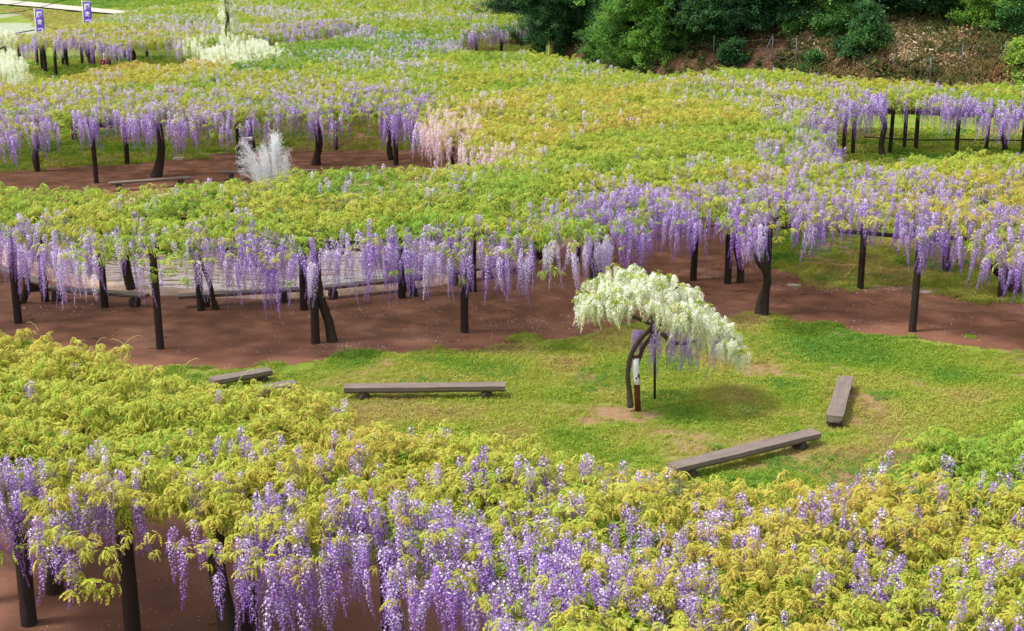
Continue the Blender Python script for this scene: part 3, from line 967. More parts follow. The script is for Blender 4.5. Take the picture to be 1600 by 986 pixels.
def build_wisteria():
    LX, LY, LZ, LS, LT, LV = [], [], [], [], [], []
    RX, RY, RZ, RL, RH, RV, RQ = [], [], [], [], [], [], []
    bands = [(10.5, 24, .088), (24, 46, .160), (46, 68, .20), (68, 95, .27), (95, 130, .38), (130, 215, .60)]
    for y0, y1, st in bands:
        xm = y1 * .42 + 2.5
        gx, gy = np.meshgrid(np.arange(-xm, xm, st), np.arange(y0, y1, st))
        x = (gx + rng.uniform(-.6, .6, gx.shape) * st).ravel()
        y = (gy + rng.uniform(-.6, .6, gy.shape) * st).ravel()
        k = (abs(x) < y * .42 + 2.0)
        x, y = x[k], y[k]
        k = in_canopy(x, y)
        x, y = x[k], y[k]
        far = max(1.0, st / .16)
        # how close to an edge that faces the viewer
        e1 = ~in_canopy(x, y - .35)
        e2 = ~in_canopy(x, y - .9)
        e3 = ~in_canopy(x, y - 1.8)
        es = ~in_canopy(x - .5, y) | ~in_canopy(x + .5, y)
        D, H = bloom(x, y)
        v = vine_of(x, y)
        tint = np.array([q[2] for q in VINES])[v] + np.where(y < 24, .015, 0)
        z = canopy_z(x, y)
        z = np.where(e1, z - .22, z) - np.where(es & ~e1, .12, 0)
        # leaves
        gaps = noise(x * 2.6, y * 2.6, 15)
        dd = np.where(e2, np.maximum(D, .62), D)
        keep = rng.uniform(0, 1, x.shape) > np.clip(dd, 0, 1.0) * (np.where(y < 24, .48, .60) + .5 * (gaps > .5))
        keep |= (gaps < .27) & (D < 1.15)
        keep &= ~((D > 1.15) & (rng.uniform(0, 1, x.shape) < .85))
        m = keep
        n = m.sum()
        tn = tint[m] + (noise(x[m] * .5, y[m] * .5, 16) - .5) * .34 + rng.normal(0, .05, n)
        LX.append(x[m]); LY.append(y[m]); LZ.append(z[m] + rng.normal(0, .06, n)); LS.append(rng.uniform(.5, 1.12, n) * far ** .6 * np.where(y[m] < 24, .76, .92)); LT.append(tn); LV.append(v[m])
        # a second, lower layer that closes the canopy
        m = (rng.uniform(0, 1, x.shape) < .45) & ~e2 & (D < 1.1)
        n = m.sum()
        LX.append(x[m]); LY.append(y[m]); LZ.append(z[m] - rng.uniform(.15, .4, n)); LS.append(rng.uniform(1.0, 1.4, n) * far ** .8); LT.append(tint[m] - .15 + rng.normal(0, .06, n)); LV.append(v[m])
        # drooping shoots in the hem
        m = e2 & (noise(x * 1.3, y * 1.3, 17) > .60) & (rng.uniform(0, 1, x.shape) < .38)
        n = m.sum()
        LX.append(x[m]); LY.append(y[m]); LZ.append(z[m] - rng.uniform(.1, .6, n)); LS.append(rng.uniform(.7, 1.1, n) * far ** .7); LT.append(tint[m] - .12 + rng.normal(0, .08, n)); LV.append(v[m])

        # racemes: density per square metre, tested against the same grid
        dens = np.where(y < 24, 46, 21) * np.clip(D, 0, 1.3) + np.where(D > 1.1, 20, 0)
        clump = noise(x * 1.5, y * 1.5, 18) if y0 > 20 else .45 * noise(x * 1.3, y * 1.3, 18) + .55 * noise(x * 3.1, y * 3.1, 20) + .03
        hem = np.where(e1, 50, np.where(e2, 36, np.where(e3, 7, 0.0))) * np.clip((clump - .33) * 4, .0, 1.3)
        hem = np.where((y > 24) & (y < 46) & (x < 3), hem * .95 + np.where(e2, 2.5, 0), hem)
        hem = hem * np.where(y > 46, 1.8, np.where(y < 22, .95, 1.25))
        sc = np.where(noise(x * 1.4, y * 1.4, 19) > .80, 6.0, .12) * np.where(y > 75, .45, np.where(y > 26, 1.0, .35))
        dens_in = (dens * np.clip((clump - np.where(y < 24, .30, .28)) * np.where(y < 24, 5.0, 3.2), .03, 1.4) + sc)
        H = np.where((D < .15) & (y > 26), np.maximum(H, .8), H)
        farq = max(1.0, st / .21)
        for rep in range(3):
            pr = np.clip((hem if rep < 2 else dens_in) * st * st * (.5 if rep < 2 else 1.0), 0, 1)
            m = rng.uniform(0, 1, x.shape) < pr
            n = m.sum()
            xx, yy = x[m] + rng.uniform(-.5, .5, n) * st, y[m] + rng.uniform(-.5, .5, n) * st
            if rep < 2:
                zz = z[m] - rng.uniform(-.05, .42, n) * np.where(yy < 24, 1.0, .75)
                ln = np.where(yy < 24, .50 + .75 * rng.uniform(0, 1, n) ** 1.4, .55 + .62 * rng.uniform(0, 1, n) ** 1.5) * np.where(yy > 46, 1.3, np.where((yy > 24) & (xx < 3.0), 1.22, 1.0))
            else:
                zz = z[m] + rng.uniform(-.06, .20, n) + .35 * (D[m] > 1.15)
                ln = rng.uniform(.4, 1.0, n)
            RX.append(xx); RY.append(yy); RZ.append(zz); RL.append(np.stack([ln, np.full(n, farq ** .6)], 1)); RH.append(np.where(H[m] < .9, np.clip(H[m] + rng.normal(0, .06, n), 0, .85), H[m])); RV.append(v[m])
            RQ.append(np.full(n, rep < 2) & e2[m])
    LX, LY, LZ, LS, LT, LV = [np.concatenate(a) for a in (LX, LY, LZ, LS, LT, LV)]
    RX, RY, RZ, RL, RH, RV, RQ = [np.concatenate(a) for a in (RX, RY, RZ, RL, RH, RV, RQ)]
    
    RND, LRND = rng.uniform(0, 1, len(RX)), rng.uniform(0, 1, len(LX))
    RND = np.where(abs(RH - 1) < .05, .55 + .45 * RND, RND)
    print('sprays', len(LX), 'racemes', len(RX))
    grp = 'wisteria vines trained over the flat trellises'
    for i, (cx, cy, tint, tr, lab) in enumerate(VINES):
        c = at(cx, cy, Z_C)
        base = at(tr[0], tr[1], 0) if tr else Vector((c.x, c.y, 0))
        root = empty('wisteria_vine', base, lab, 'wisteria', grp)
        org = np.array(base)
        k = LV == i
        if k.any():
            n = k.sum()
            P = np.stack([LX[k], LY[k], LZ[k]], 1)
            S = LS[k][:, None] * np.ones((1, 3))
            scatter('foliage', G_SPRAY, 5, P, rots(n, .30), S, {'tint': LT[k], 'rnd': LRND[k]}, root, org)
        k = RV == i
        if k.any():
            idx = np.nonzero(k)[0]
            near = RY[idx].mean() < 46
            # the racemes that hang free in front are parts of their own
            own = []
            if near:
                cand = idx[RQ[idx] & (abs(RX[idx]) < RY[idx] * .385)]
                order = np.argsort(RY[cand] + RZ[cand] * .8)
                own = cand[order[:110 if RY[idx].mean() < 24 else 60]]
                idx = np.setdiff1d(idx, own)
            n = len(idx)
            P = np.stack([RX[idx], RY[idx], RZ[idx]], 1)
            S = np.stack([RL[idx, 1], RL[idx, 1], RL[idx, 0] * RL[idx, 1] ** .3], 1)
            S[:, :2] *= rng.uniform(.8, 1.15, (n, 1)) * np.where(P[:, 1:2] < 24, .88, 1.0)
            scatter('flower_racemes', G_RACH if near else G_RACL, 6 if near else 4, P,
                    np.stack([rng.normal(0, .07, n), rng.normal(0, .07, n), rng.uniform(0, 6.28, n)], 1), S,
                    {'hue': RH[idx], 'rnd': RND[idx]}, root, org)
            for j in own:
                o = bpy.data.objects.new('raceme', RAC_HI[int(RND[j] * 997) % 6])
                COL.objects.link(o)
                o.parent = root
                o.location = (RX[j] - base.x, RY[j] - base.y, RZ[j])
                o.rotation_euler = (random.gauss(0, .06), random.gauss(0, .06), random.uniform(0, 6.28))
                s = random.uniform(.82, 1.12)
                o.scale = (s, s, RL[j, 0])
                o['hue'] = float(RH[j]); o['rnd'] = float(RND[j])
        # trunk and limbs
        build_trunk(i, root, base, c)


def wob(a, b, n, amp, seed):
    r = random.Random(seed)
    a, b = Vector(a), Vector(b)
    pts = []
    ph = [r.uniform(0, 6.28) for _ in range(4)]
    for i in range(n + 1):
        t = i / n
        p = a.lerp(b, t)
        e = math.sin(math.pi * t) ** .6
        p += Vector((math.sin(t * 5 + ph[0]) + .4 * math.sin(t * 11 + ph[1]), math.sin(t * 6 + ph[2]) + .4 * math.sin(t * 13 + ph[3]), 0)) * amp * e
        pts.append(p)
    return pts


TRUNK_SHAPE = {  # vine index: (points in image px at the trunk's depth, radii) for trunks whose shape shows
    8: ([(26, 500), (30, 476), (40, 455), (42, 425), (36, 395), (32, 372)], [.12, .11, .09, .08, .07, .06]),
    10: ([(339, 485), (332, 470), (328, 448), (322, 425), (313, 405), (310, 385)], [.10, .06, .055, .05, .05, .05]),
    11: ([(521, 536), (515, 515), (507, 485), (500, 455), (497, 425), (495, 385)], [.14, .11, .10, .09, .08, .07]),
    12: ([(650, 462), (642, 445), (638, 425), (640, 400), (634, 385)], [.11, .09, .08, .07, .06]),
    14: ([(940, 442), (938, 425), (932, 400), (936, 375), (942, 350), (944, 325)], [.27, .20, .16, .13, .12, .11]),
    15: ([(1156, 443), (1158, 420), (1152, 395), (1148, 375), (1150, 355)], [.12, .09, .085, .08, .08]),
    16: ([(1184, 497), (1190, 470), (1200, 445), (1196, 425), (1184, 405), (1183, 388), (1196, 370), (1200, 350)], [.11, .09, .085, .08, .08, .09, .08, .08]),
    18: ([(1583, 459), (1583, 442), (1578, 428), (1560, 425), (1548, 408)], [.32, .22, .17, .12, .10]),
    21: ([(672, 233), (676, 215), (682, 190)], [.26, .2, .15]),
    24: ([(1381, 246), (1378, 230), (1380, 212), (1382, 196), (1377, 180)], [.16, .12, .11, .11, .1]),
    31: ([(243, 278), (247, 262), (251, 240), (251, 215), (248, 195)], [.26, .17, .15, .14, .13]),
    33: ([(491, 260), (494, 245), (499, 225), (497, 200), (490, 188)], [.18, .14, .14, .13, .12]),
    39: ([(144, 102), (141, 90), (137, 82), (140, 72)], [.30, .26, .24, .2]),
    40: ([(206, 97), (206, 85), (201, 72), (203, 60)], [.30, .26, .24, .2]),
}


def build_trunk(i, root, base, c):
    if i in TRUNK_SHAPE:
        pp, rr = TRUNK_SHAPE[i]
        y = base.y
        pts = []
        for q, (px, py) in enumerate(pp):
            # a point at range y
            u, v = (px - 800) / FPX, (493 - py) / FPX
            t = y / (cp + v * sp)
            pts.append(Vector((u * t, y + .1 * math.sin(q * 1.3), CAM_H + (-sp + v * cp) * t)) - base)
        pts[0].z = -.1
        # refine
        fine, fr = [], []
        for a in range(len(pts) - 1):
            for s in range(4):
                t = s / 4
                p0, p1, p2, p3 = pts[max(0, a - 1)], pts[a], pts[a + 1], pts[min(len(pts) - 1, a + 2)]
                fine.append(.5 * ((2 * p1) + (p2 - p0) * t + (2 * p0 - 5 * p1 + 4 * p2 - p3) * t * t + (3 * p1 - p0 - 3 * p2 + p3) * t ** 3))
                fr.append(rr[a] * (1 - t) + rr[a + 1] * t)
        fine.append(pts[-1]); fr.append(rr[-1])
        MB().tube(fine, fr, 10, .10).build('trunk', MAT_BARK, root)
        top = fine[-1]
    else:
        pts = wob((0, 0, -.1), (random.uniform(-.2, .2), random.uniform(-.2, .2), 2.2), 14, .07, i)
        MB().tube(pts, [.13 - .05 * q / 14 for q in range(15)], 9, .1).build('trunk', MAT_BARK, root)
        top = pts[-1]
    # limbs running along the trellis below the leaves
    b = MB()
    tgt = Vector((c.x, c.y, 0)) - root.location
    r = random.Random(i + 400)
    rad = 2.2 if c.y < 46 else 4.5
    for k in range(9):
        a = k * .7 + r.uniform(-.3, .3)
        e = Vector((tgt.x * .8 + math.cos(a) * rad * r.uniform(.7, 1.5), tgt.y * .8 + math.sin(a) * rad * r.uniform(.7, 1.3), 2.12 + r.uniform(-.05, .06)))
        wx, wy = e.x + root.location.x, e.y + root.location.y
        if not bool(in_canopy(np.array([wx]), np.array([wy - .3]))[0]):
            continue
        pts = wob(top, e, 12, .22, i * 20 + k)
        for q, p in enumerate(pts):
            p.z = min(max(p.z, 2.05), 2.25) + .04 * math.sin(q * 1.7 + k)
        pts[0] = top.copy()
        b.tube(pts, [.05 - .035 * q / 12 for q in range(13)], 6, .1)
    if b.v:
        b.build('branches', MAT_BARK, root, kind='stuff')


build_wisteria()


# ------------------------------------------------------------------ trellises: posts and beams
def trellis(label, posts, beams, group='timber trellises carrying the wisteria', ptop=2.24, rad=.09, z_b=2.20):
    W = [at(px, py, 0) for px, py in posts]
    root = empty('wisteria_trellis', (W[0].x, W[0].y, 0), label, 'trellis', group)
    for p in W:
        b = MB()
        q = p - root.location
        r0 = rad * random.uniform(.92, 1.1)
        lean = Vector((random.uniform(-.04, .04), random.uniform(-.03, .03), 0))
        pts = [q + lean * (z / 2.3) + Vector((0, 0, z)) for z in (-.15, .0, .3, .8, 1.3, 1.7, ptop)]
        b.tube(pts, [r0 * 1.08, r0 * 1.06, r0, r0, r0 * .98, r0 * .97, r0 * .95], 12, .03)
        b.build('post', MAT_POST, root)
    for (i, j) in beams:
        if i == j: continue
        a, c = W[i] - root.location, (W[j] if isinstance(j, int) else j) - root.location
        a = a + Vector((0, .24, z_b + .0)); c = c + Vector((0, .24, z_b + .0))
        d = (c - a).normalized()
        MB().tube([a - d * .5, a.lerp(c, .33), a.lerp(c, .66), c + d * .5], .052, 8, .04).build('beam', MAT_POST, root)
    # cross poles laid over the beams
    for i, p in enumerate(W):
        q = p - root.location
        ext = 4 if p.y > 40 else (2.6 if p.y > 22 else 1.2)
        MB().tube([q + Vector((0, -.5, z_b + .085)), q + Vector((.1, ext * .5, z_b + .10)), q + Vector((0, ext, z_b + .085))], .042, 7, .04).build('cross_pole', MAT_POST, root)
    return root


trellis('nearest trellis, with thick dark leaning posts on red earth along the bottom margin',
        [(46, 978), (209, 1002), (391, 1015), (610, 1010), (868, 1060), (-90, 950)], [(0, 1), (1, 2), (2, 3), (3, 4), (0, 5)], rad=.105)
trellis('trellis on dark round posts standing between the pond and the lawn',
        [(29, 508), (71, 472), (164, 481), (251, 549), (314, 486), (475, 485), (493, 538), (628, 466), (726, 519), (739, 456), (901, 412), (-75, 520)],
        [(0, 3), (3, 6), (6, 8), (1, 4), (4, 5), (5, 7), (7, 9), (0, 11), (9, 10)])
trellis('trellis on tall posts where the path bends around the right side of the lawn',
        [(927, 441), (1083, 439), (1137, 444), (1195, 496), (1344, 453), (1425, 522), (1564, 468), (1680, 530)],
        [(0, 1), (1, 2), (3, 5), (2, 4), (4, 6), (5, 7)])
trellis('trellis around the fountain opening, with posts along the back of its earth path',
        [(59, 268), (151, 287), (199, 256), (375, 266), (525, 234), (498, 259), (619, 259), (687, 235), (694, 225), (707, 262), (730, 259)],
        [(1, 3), (3, 6), (0, 1), (2, 4), (6, 9), (9, 10), (7, 8)])
trellis('trellis on black posts across the grassy gap near the right margin',
        [(1317, 244), (1332, 246), (1390, 244), (1412, 237), (1430, 239), (1494, 241), (1540, 242), (1597, 244), (1660, 244)],
        [(1, 2), (2, 4), (4, 5), (5, 6), (6, 7), (7, 8)])
trellis('far trellis on thin dark posts over the bright green grass at top left',
        [(72, 117), (88, 121), (67, 111), (59, 104), (31, 99), (105, 106), (129, 102), (147, 103), (185, 96), (196, 92), (208, 97), (230, 92), (745, 79), (783, 79), (815, 74), (405, 70), (425, 66)],
        [(4, 0), (1, 7), (7, 10), (12, 13), (13, 14), (15, 16)], rad=.12)

# sagging black irrigation hose of the right gap
hose = MB()
HP = [(1350, 214), (1400, 217), (1440, 219), (1500, 218), (1560, 219), (1680, 220)]
hp = []
for px, py in HP:
    u, v = (px - 800) / FPX, (493 - py) / FPX
    t = 57.5 / (cp + v * sp)
    hp.append(Vector((u * t, 57.5, CAM_H + (-sp + v * cp) * t)))
MAT_BLACK = simple('black_plastic', (0.012, 0.012, 0.012), .5)
prop(hose.tube(hp, .03, 6).build('water_hose', MAT_BLACK), 'long black hose strung between the posts across the grassy gap at right', 'hose')


# ------------------------------------------------------------------ white-flowered tree on the lawn
def build_white_tree():
    base = at(990, 641, 0)
    root = empty('white_wisteria_tree', base, 'small free-standing wisteria tree with creamy white hanging racemes on the lawn', 'wisteria tree')
    y = base.y

    def P(px, py, dy=0.0):
        u, v = (px - 800) / FPX, (493 - py) / FPX
        t = (y + dy) / (cp + v * sp)
        return Vector((u * t, y + dy, CAM_H + (-sp + v * cp) * t)) - base

    def curve(pp, rr, name='trunk', n=5):
        pts = [P(*q) for q in pp]
        fine, fr = [], []
        for a in range(len(pts) - 1):
            for s in range(n):
                t = s / n
                p0, p1, p2, p3 = pts[max(0, a - 1)], pts[a], pts[a + 1], pts[min(len(pts) - 1, a + 2)]
                fine.append(.5 * ((2 * p1) + (p2 - p0) * t + (2 * p0 - 5 * p1 + 4 * p2 - p3) * t * t + (3 * p1 - p0 - 3 * p2 + p3) * t ** 3))
                fr.append(rr[a] * (1 - t) + rr[a + 1] * t)
        fine.append(pts[-1]); fr.append(rr[-1])
        return MB().tube(fine, fr, 10, .13).build(name, MAT_STEM, root)
    curve([(985, 636), (983, 610), (981, 585), (986, 555), (1000, 530), (1014, 517), (1022, 508)], [.066, .052, .048, .047, .045, .042, .04])
    curve([(995, 575, .06), (1004, 545, .05), (1018, 525, .02), (1026, 508)], [.035, .04, .04, .04], 'branch')
    curve([(1020, 512), (1035, 522), (1050, 534), (1068, 537), (1090, 532, .2)], [.05, .042, .038, .03, .022], 'branch')
    curve([(1022, 510), (1015, 480), (1000, 455), (985, 440)], [.04, .035, .025, .018], 'branch')
    curve([(1022, 510), (1035, 475, .1), (1050, 455, .2), (1060, 448, .2)], [.04, .03, .022, .015], 'branch')
    curve([(1022, 506), (1060, 510, .1), (1100, 515, .2), (1135, 535, .2)], [.04, .03, .022, .015], 'branch')
    curve([(1020, 508), (980, 490, -.2), (945, 470, -.3), (915, 455, -.3)], [.035, .03, .022, .012], 'branch')
    # painted post with torn white wrapping
    ps = MB().tube([P(997, 641), P(996, 620), P(995, 600), P(993, 575), P(994, 556)], .058, 12, .03).build('post', simple('maroon_stained_wood', (.095, .022, .018), .7, .4), root)
    m = M('torn_white_wrap')
    n = m.noise(9, 4, .6, m.obj((1.2, 1.2, .7)))
    c = m.mix(m.math('GREATER_THAN', n, .44), (.06, .02, .016), (.80, .84, .86))
    mw = m.done(m.principled(c, .6, .3, m.bump(n, .6, .02)))
    MB().tube([P(995.5, 600), P(994.5, 590), P(993, 575), P(994, 559)], [.066, .068, .066, .06], 12, .06).build('wrapping', mw, ps)
    MB().tube([P(1023, 623, .25), P(1023, 570, .2), P(1023, 512, .1)], .024, 8).build('prop_pole', MAT_BLACK, root)
    # crown
    r = random.Random(3)
    us = [(905, 446), (925, 440), (945, 428), (965, 416), (985, 412), (1005, 406), (1030, 418), (1050, 428), (1068, 424), (1085, 436), (1105, 462), (1130, 484), (1150, 506), (1168, 524)]
    tx = [P(a, 0).x for a, b in us]; tz = [P(a, b + 5).z for a, b in us]
    xs = []
    nr = 0
    gl = ([], [], [], [])
    own = 0
    bulk = ([], [], [], [])
    for k in range(66):
        x = tx[0] + .16 + (tx[-1] + .02 - tx[0]) * ((k * .618) % 1)
        half = 1.0 * math.sqrt(max(.22, 1 - ((x - .45) / 1.95) ** 2))
        v = r.uniform(-1, 1)
        topz = float(np.interp(x - .1, tx, tz))
        z = topz - (.12 if x < -.6 else .34) * abs(v) ** 1.4 - r.choice((0, 0, .08, .2, .32)) * (.4 if x < -.5 or x > 1.7 else 1)
        cxx, cyy = x, v * half
        for q in range(r.randint(7, 14)):
            a, rr_ = r.uniform(0, 6.28), r.uniform(0, .24)
            bulk[0].append((cxx + math.cos(a) * rr_ * 1.2 + base.x, cyy + math.sin(a) * rr_ + base.y, z - rr_ * .25 + r.uniform(-.05, .05)))
            bulk[1].append((r.gauss(0, .12), r.gauss(0, .12), r.uniform(0, 6.28)))
            bulk[2].append((1.0, 1.0, r.uniform(.4, 1.0))); bulk[3].append(1.0)
    order = sorted(range(len(bulk[0])), key=lambda q: bulk[0][q][1])
    first = order[:220]
    for q in first:
        o = bpy.data.objects.new('raceme', RAC_WHITE[q % 4])
        COL.objects.link(o); o.parent = root
        o.location = Vector(bulk[0][q]) - base
        o.rotation_euler = bulk[1][q]; o.scale = bulk[2][q]
        o['hue'] = 1.0; o['rnd'] = .5 + .5 * r.random()
    rest = order[220:]
    gw = scatter_group('white_raceme_scatter', [hidden(me) for me in RAC_WHITE])
    scatter('flower_racemes', gw, 4, [bulk[0][q] for q in rest], [bulk[1][q] for q in rest], [bulk[2][q] for q in rest],
            {'hue': [1.0] * len(rest), 'rnd': [.5 + .5 * r.random() for _ in rest]}, root, np.array(base))
    # violet racemes below the right side
    pv, rv, sv_ = [], [], []
    for k in range(46):
        x = r.uniform(P(1030, 0).x, P(1140, 0).x)
        z = 1.55 + r.uniform(-.18, .2) - .10 * (x - 1)
        pv.append((x + base.x, r.uniform(-.5, .5) + base.y, z)); rv.append((0, 0, r.uniform(0, 6.28))); sv_.append((.75, .75, r.uniform(.6, .95)))
    for k in range(8):
        pv.append((P(r.uniform(1000, 1020), 0).x + base.x, base.y + .1, 1.55)); rv.append((0, 0, 1)); sv_.append((.7, .7, .7))
    o = scatter('violet_racemes', G_RACH, 6, pv, rv, sv_, {'hue': [.3] * len(pv), 'rnd': [r.random() * .6 for _ in pv]}, root, np.array(base))
    # sparse young leaves
    pl, tl = [], []
    for k in range(300):
        q = r.choice(bulk[0])
        pl.append((q[0], q[1], q[2] + r.uniform(-.05, .07))); tl.append(r.uniform(.22, .45))
    n = len(pl)
    scatter('foliage', G_SPRAY, 5, pl, rots(n, .5), np.full((n, 3), .62), {'tint': tl, 'rnd': rng.uniform(0, 1, n)}, root, np.array(base))


build_white_tree()


# ------------------------------------------------------------------ benches: split-log seats on round stone feet
MAT_STONE = simple('dark_stone', (.055, .04, .038), .9, .5, 6)


def bench(p0, p1, label, z=.27, width=.30, th=.15, group='split-log benches', feet=(.12, .88), name='log_bench'):
    a, b = at(*p0, z), at(*p1, z)
    mid = (a + b) / 2
    d = b - a
    L = d.length
    rz = math.atan2(d.y, d.x)
    root = empty(name, (mid.x, mid.y, 0), label, 'bench', group)
    root.rotation_euler.z = rz
    # seat: a plank with rounded, slightly wavy sides
    n = 14
    prof = [(-.5, 0), (-.46, .02), (.46, .02), (.5, 0), (.47, -.5), (.30, -.85), (-.30, -.85), (-.47, -.5)]
    mb = MB()
    for i in range(n + 1):
        t = i / n
        x = (t - .5) * L
        w_ = width * (1 + .03 * math.sin(t * 9 + mid.x) + random.uniform(-.015, .015))
        for py, pz in prof:
            mb.v.append(Vector((x + (random.uniform(-.012, .012) if i in (0, n) else 0), py * w_, z + (pz * th if pz < 0 else pz * .2) + random.uniform(-.004, .004))))
    k = len(prof)
    for i in range(n):
        for j in range(k):
            mb.f.append((i * k + j, i * k + (j + 1) % k, (i + 1) * k + (j + 1) % k, (i + 1) * k + j))
    mb.f.append(tuple(range(k))); mb.f.append(tuple(n * k + q for q in reversed(range(k))))
    mb.build('seat', MAT_BENCH, root, smooth=False)
    for t in feet:
        f = MB()
        x = (t - .5) * L
        hh = z - th * .83
        r0 = .085
        f.tube([Vector((x, -width * .46, r0 * .9)), Vector((x - .01, -width * .40, r0 * .9)), Vector((x + .01, 0, r0 * .92)), Vector((x, width * .42, r0 * .9)), Vector((x, width * .48, r0 * .9))], [r0 * .6, r0 * 1.15, r0 * 1.25, r0 * 1.1, r0 * .7], 8, .16)
        o = f.build('foot', MAT_STONE, root, smooth=False)
        o.scale = (1, 1, hh / (r0 * 1.9) * 1.03)
    return root


bench((538, 603), (789, 600), 'long weathered log bench lying square to view on the lawn, left of the white tree')
bench((1049, 728), (1275, 673), 'log bench lying diagonally on the lawn, its near end above the nearest flowers')
bench((1322, 588), (1304, 650), 'log bench pointing towards the viewer on the right side of the lawn', feet=(.08, .93))
bench((330, 592), (421, 576), 'pale bench tip showing above the nearest canopy at the left lawn edge')
bench((405, 606), (461, 596), 'short bench end peeping out of the leaves, just below the other pale bench')
gp = 'plank benches around the pond'
KW = dict(group=gp, width=.30, th=.10, z=.34, name='plank_bench')
bench((-60, 396), (68, 441), 'slanting plank bench at the left margin beside the pond', **KW)
bench((70, 448), (229, 460), 'plank bench before the pond, left of the gap in the ring', **KW)
bench((279, 461), (467, 450), 'long plank bench before the pond, right of the gap in the ring', feet=(.22, .87), **KW)
bench((500, 448), (662, 431), 'plank bench before the pond, behind the mossy leaning trunk', feet=(.12, .8), **KW)
bench((700, 426), (770, 413), 'short plank bench right of the pond behind the middle lawn-side post', **KW)
bench((774, 411), (848, 384), 'slanting plank bench where the pond ring turns back on the right', **KW)
bench((170, 285), (297, 276), 'dark plank bench on the far side of the pond, left of the fountain', **KW)
bench((343, 268), (496, 265), 'dark plank bench behind the fountain jets', **KW)

# flat pale stones in the path
for px, py, s, lab in ((1240, 448, .22, 'small flat pale stone at the left part of the path edge'), (1447, 459, .2, 'small flat pale stone near the tallest right post'), (279, 248, .3, 'small pale stone at the back edge of the fountain path')):
    p = at(px, py)
    b = MB()
    n = 9
    b.v = [Vector((math.cos(k * 6.283 / n) * s * random.uniform(.8, 1.1), math.sin(k * 6.283 / n) * s * .6 * random.uniform(.8, 1.1), -.02)) for k in range(n)]
    b.v += [v * .85 + Vector((0, 0, .075)) for v in b.v]
    b.f = [(k, (k + 1) % n, n + (k + 1) % n, n + k) for k in range(n)] + [tuple(n + k for k in range(n))]
    prop(b.build('flat_stone', simple('pale_stone', (.42, .36, .32), .8), None, p, smooth=False), lab, 'stone', 'flat pale stones')


# ------------------------------------------------------------------ fountain
def build_fountain():
    m = M('spray_water')
    di = m.new('BsdfDiffuse'); di.inputs[0].default_value = (.95, .98, 1, 1)
    tl = m.new('BsdfTranslucent'); tl.inputs[0].default_value = (.95, .98, 1, 1)
    tr = m.new('BsdfTransparent')
    a = m.new('MixShader'); a.inputs[0].default_value = .5
    m.l.new(di.outputs[0], a.inputs[1]); m.l.new(tl.outputs[0], a.inputs[2])
    b = m.new('MixShader'); b.inputs[0].default_value = .24
    m.l.new(tr.outputs[0], b.inputs[1]); m.l.new(a.outputs[0], b.inputs[2])
    mat = m.done(b.outputs[0])
    D = 43.5
    base = Vector(((425 - 800) / FPX * D * 1.01, D, -.13))
    root = empty('fountain', base, 'fountain throwing white fanned water jets up from the pond', 'fountain')

    def h_of(py):
        v = (493 - py) / FPX
        return CAM_H + (-sp + v * cp) * D / (cp + v * sp) - base.z
    ppm = FPX / (D * 1.0)
    r = random.Random(8)
    # nozzles: (x0 offset px, apex px x, apex py, fan)
    jets = [(434, 433, 210, 420, 10), (430, 413, 226, 130, 5), (428, 403, 232, 60, 4), (424, 381, 222, 110, 3.5), (438, 450, 236, 110, 8)]
    for (x0, xa, ya, n, fan) in jets:
        mb = MB()
        for k in range(int(n * 2.6)):
            ax = (xa + r.gauss(0, fan * .45) - 425) / ppm
            sx = (x0 - 425 + r.uniform(-4, 4)) / ppm
            H = h_of(ya) * r.uniform(.62, 1.03)
            ay = r.gauss(0, .16)
            T = r.uniform(.55, 1.02)
            # stretches of a stream broken into drops
            t = 0.02 if r.random() < .6 else r.uniform(0, .8)
            while t < T:
                seg = r.uniform(.10, .34)
                pts = []
                for q in range(4):
                    tt = t + seg * q / 3
                    pts.append(Vector((sx + (ax - sx) * tt, ay * tt, H * (1 - (1 - tt) ** 2))))
                if min(p.z for p in pts) < 0: break
                w0 = .0045
                mb.tube(pts, [w0 * .3, w0, w0 * 1.2, w0 * .4], 4, 0, False)
                t += seg * r.uniform(.9, 1.8)
        mb.build('water_jet', mat, root)
    MB().tube([Vector((0, 0, -.4)), Vector((0, 0, .12))], .10, 12).build('nozzle', MAT_BLACK, root)
    ico = bmesh.new(); bmesh.ops.create_icosphere(ico, subdivisions=1, radius=1.0)
    dm = bpy.data.meshes.new('droplet'); ico.to_mesh(dm); ico.free(); dm.materials.append(mat)
    gd = scatter_group('droplet_scatter', [hidden(dm)])
    P_, S_ = [], []
    for (x0, xa, ya, n, fan) in jets:
        for k in range(n * 6):
            ax = (xa + r.gauss(0, fan * .5) - 425) / ppm
            sx = (x0 - 425 + r.gauss(0, 3)) / ppm
            H = h_of(ya) * r.uniform(.75, 1.06)
            tt = r.uniform(.3, 1.75)
            p = Vector((sx + (ax - sx) * min(tt, 1.08) + r.gauss(0, .05), r.gauss(0, .16), H * (1 - (1 - tt) ** 2)))
            if p.z < 0: continue
            P_.append(tuple(base + p)); q = r.uniform(.005, .011); S_.append((q, q, q * r.uniform(1, 3.5)))
    scatter('spray', gd, 1, P_, np.zeros((len(P_), 3)), S_, {}, root, np.array(base))


build_fountain()

# grey pillar pair behind the jets: a square column with a pale cap
p = at(388, 262)
prt = empty('stone_pillar', p, 'short grey pillar with a white cap standing behind the fountain', 'pillar')
MB().box((0, 0, .56), (.36, .36, 1.12), .1).build('shaft', simple('grey_granite', (.20, .20, .23), .8, .4), prt, smooth=False)
MB().box((0, 0, 1.16), (.42, .42, .09), .1).build('cap', simple('white_cap', (.8, .8, .78), .7), prt, smooth=False)


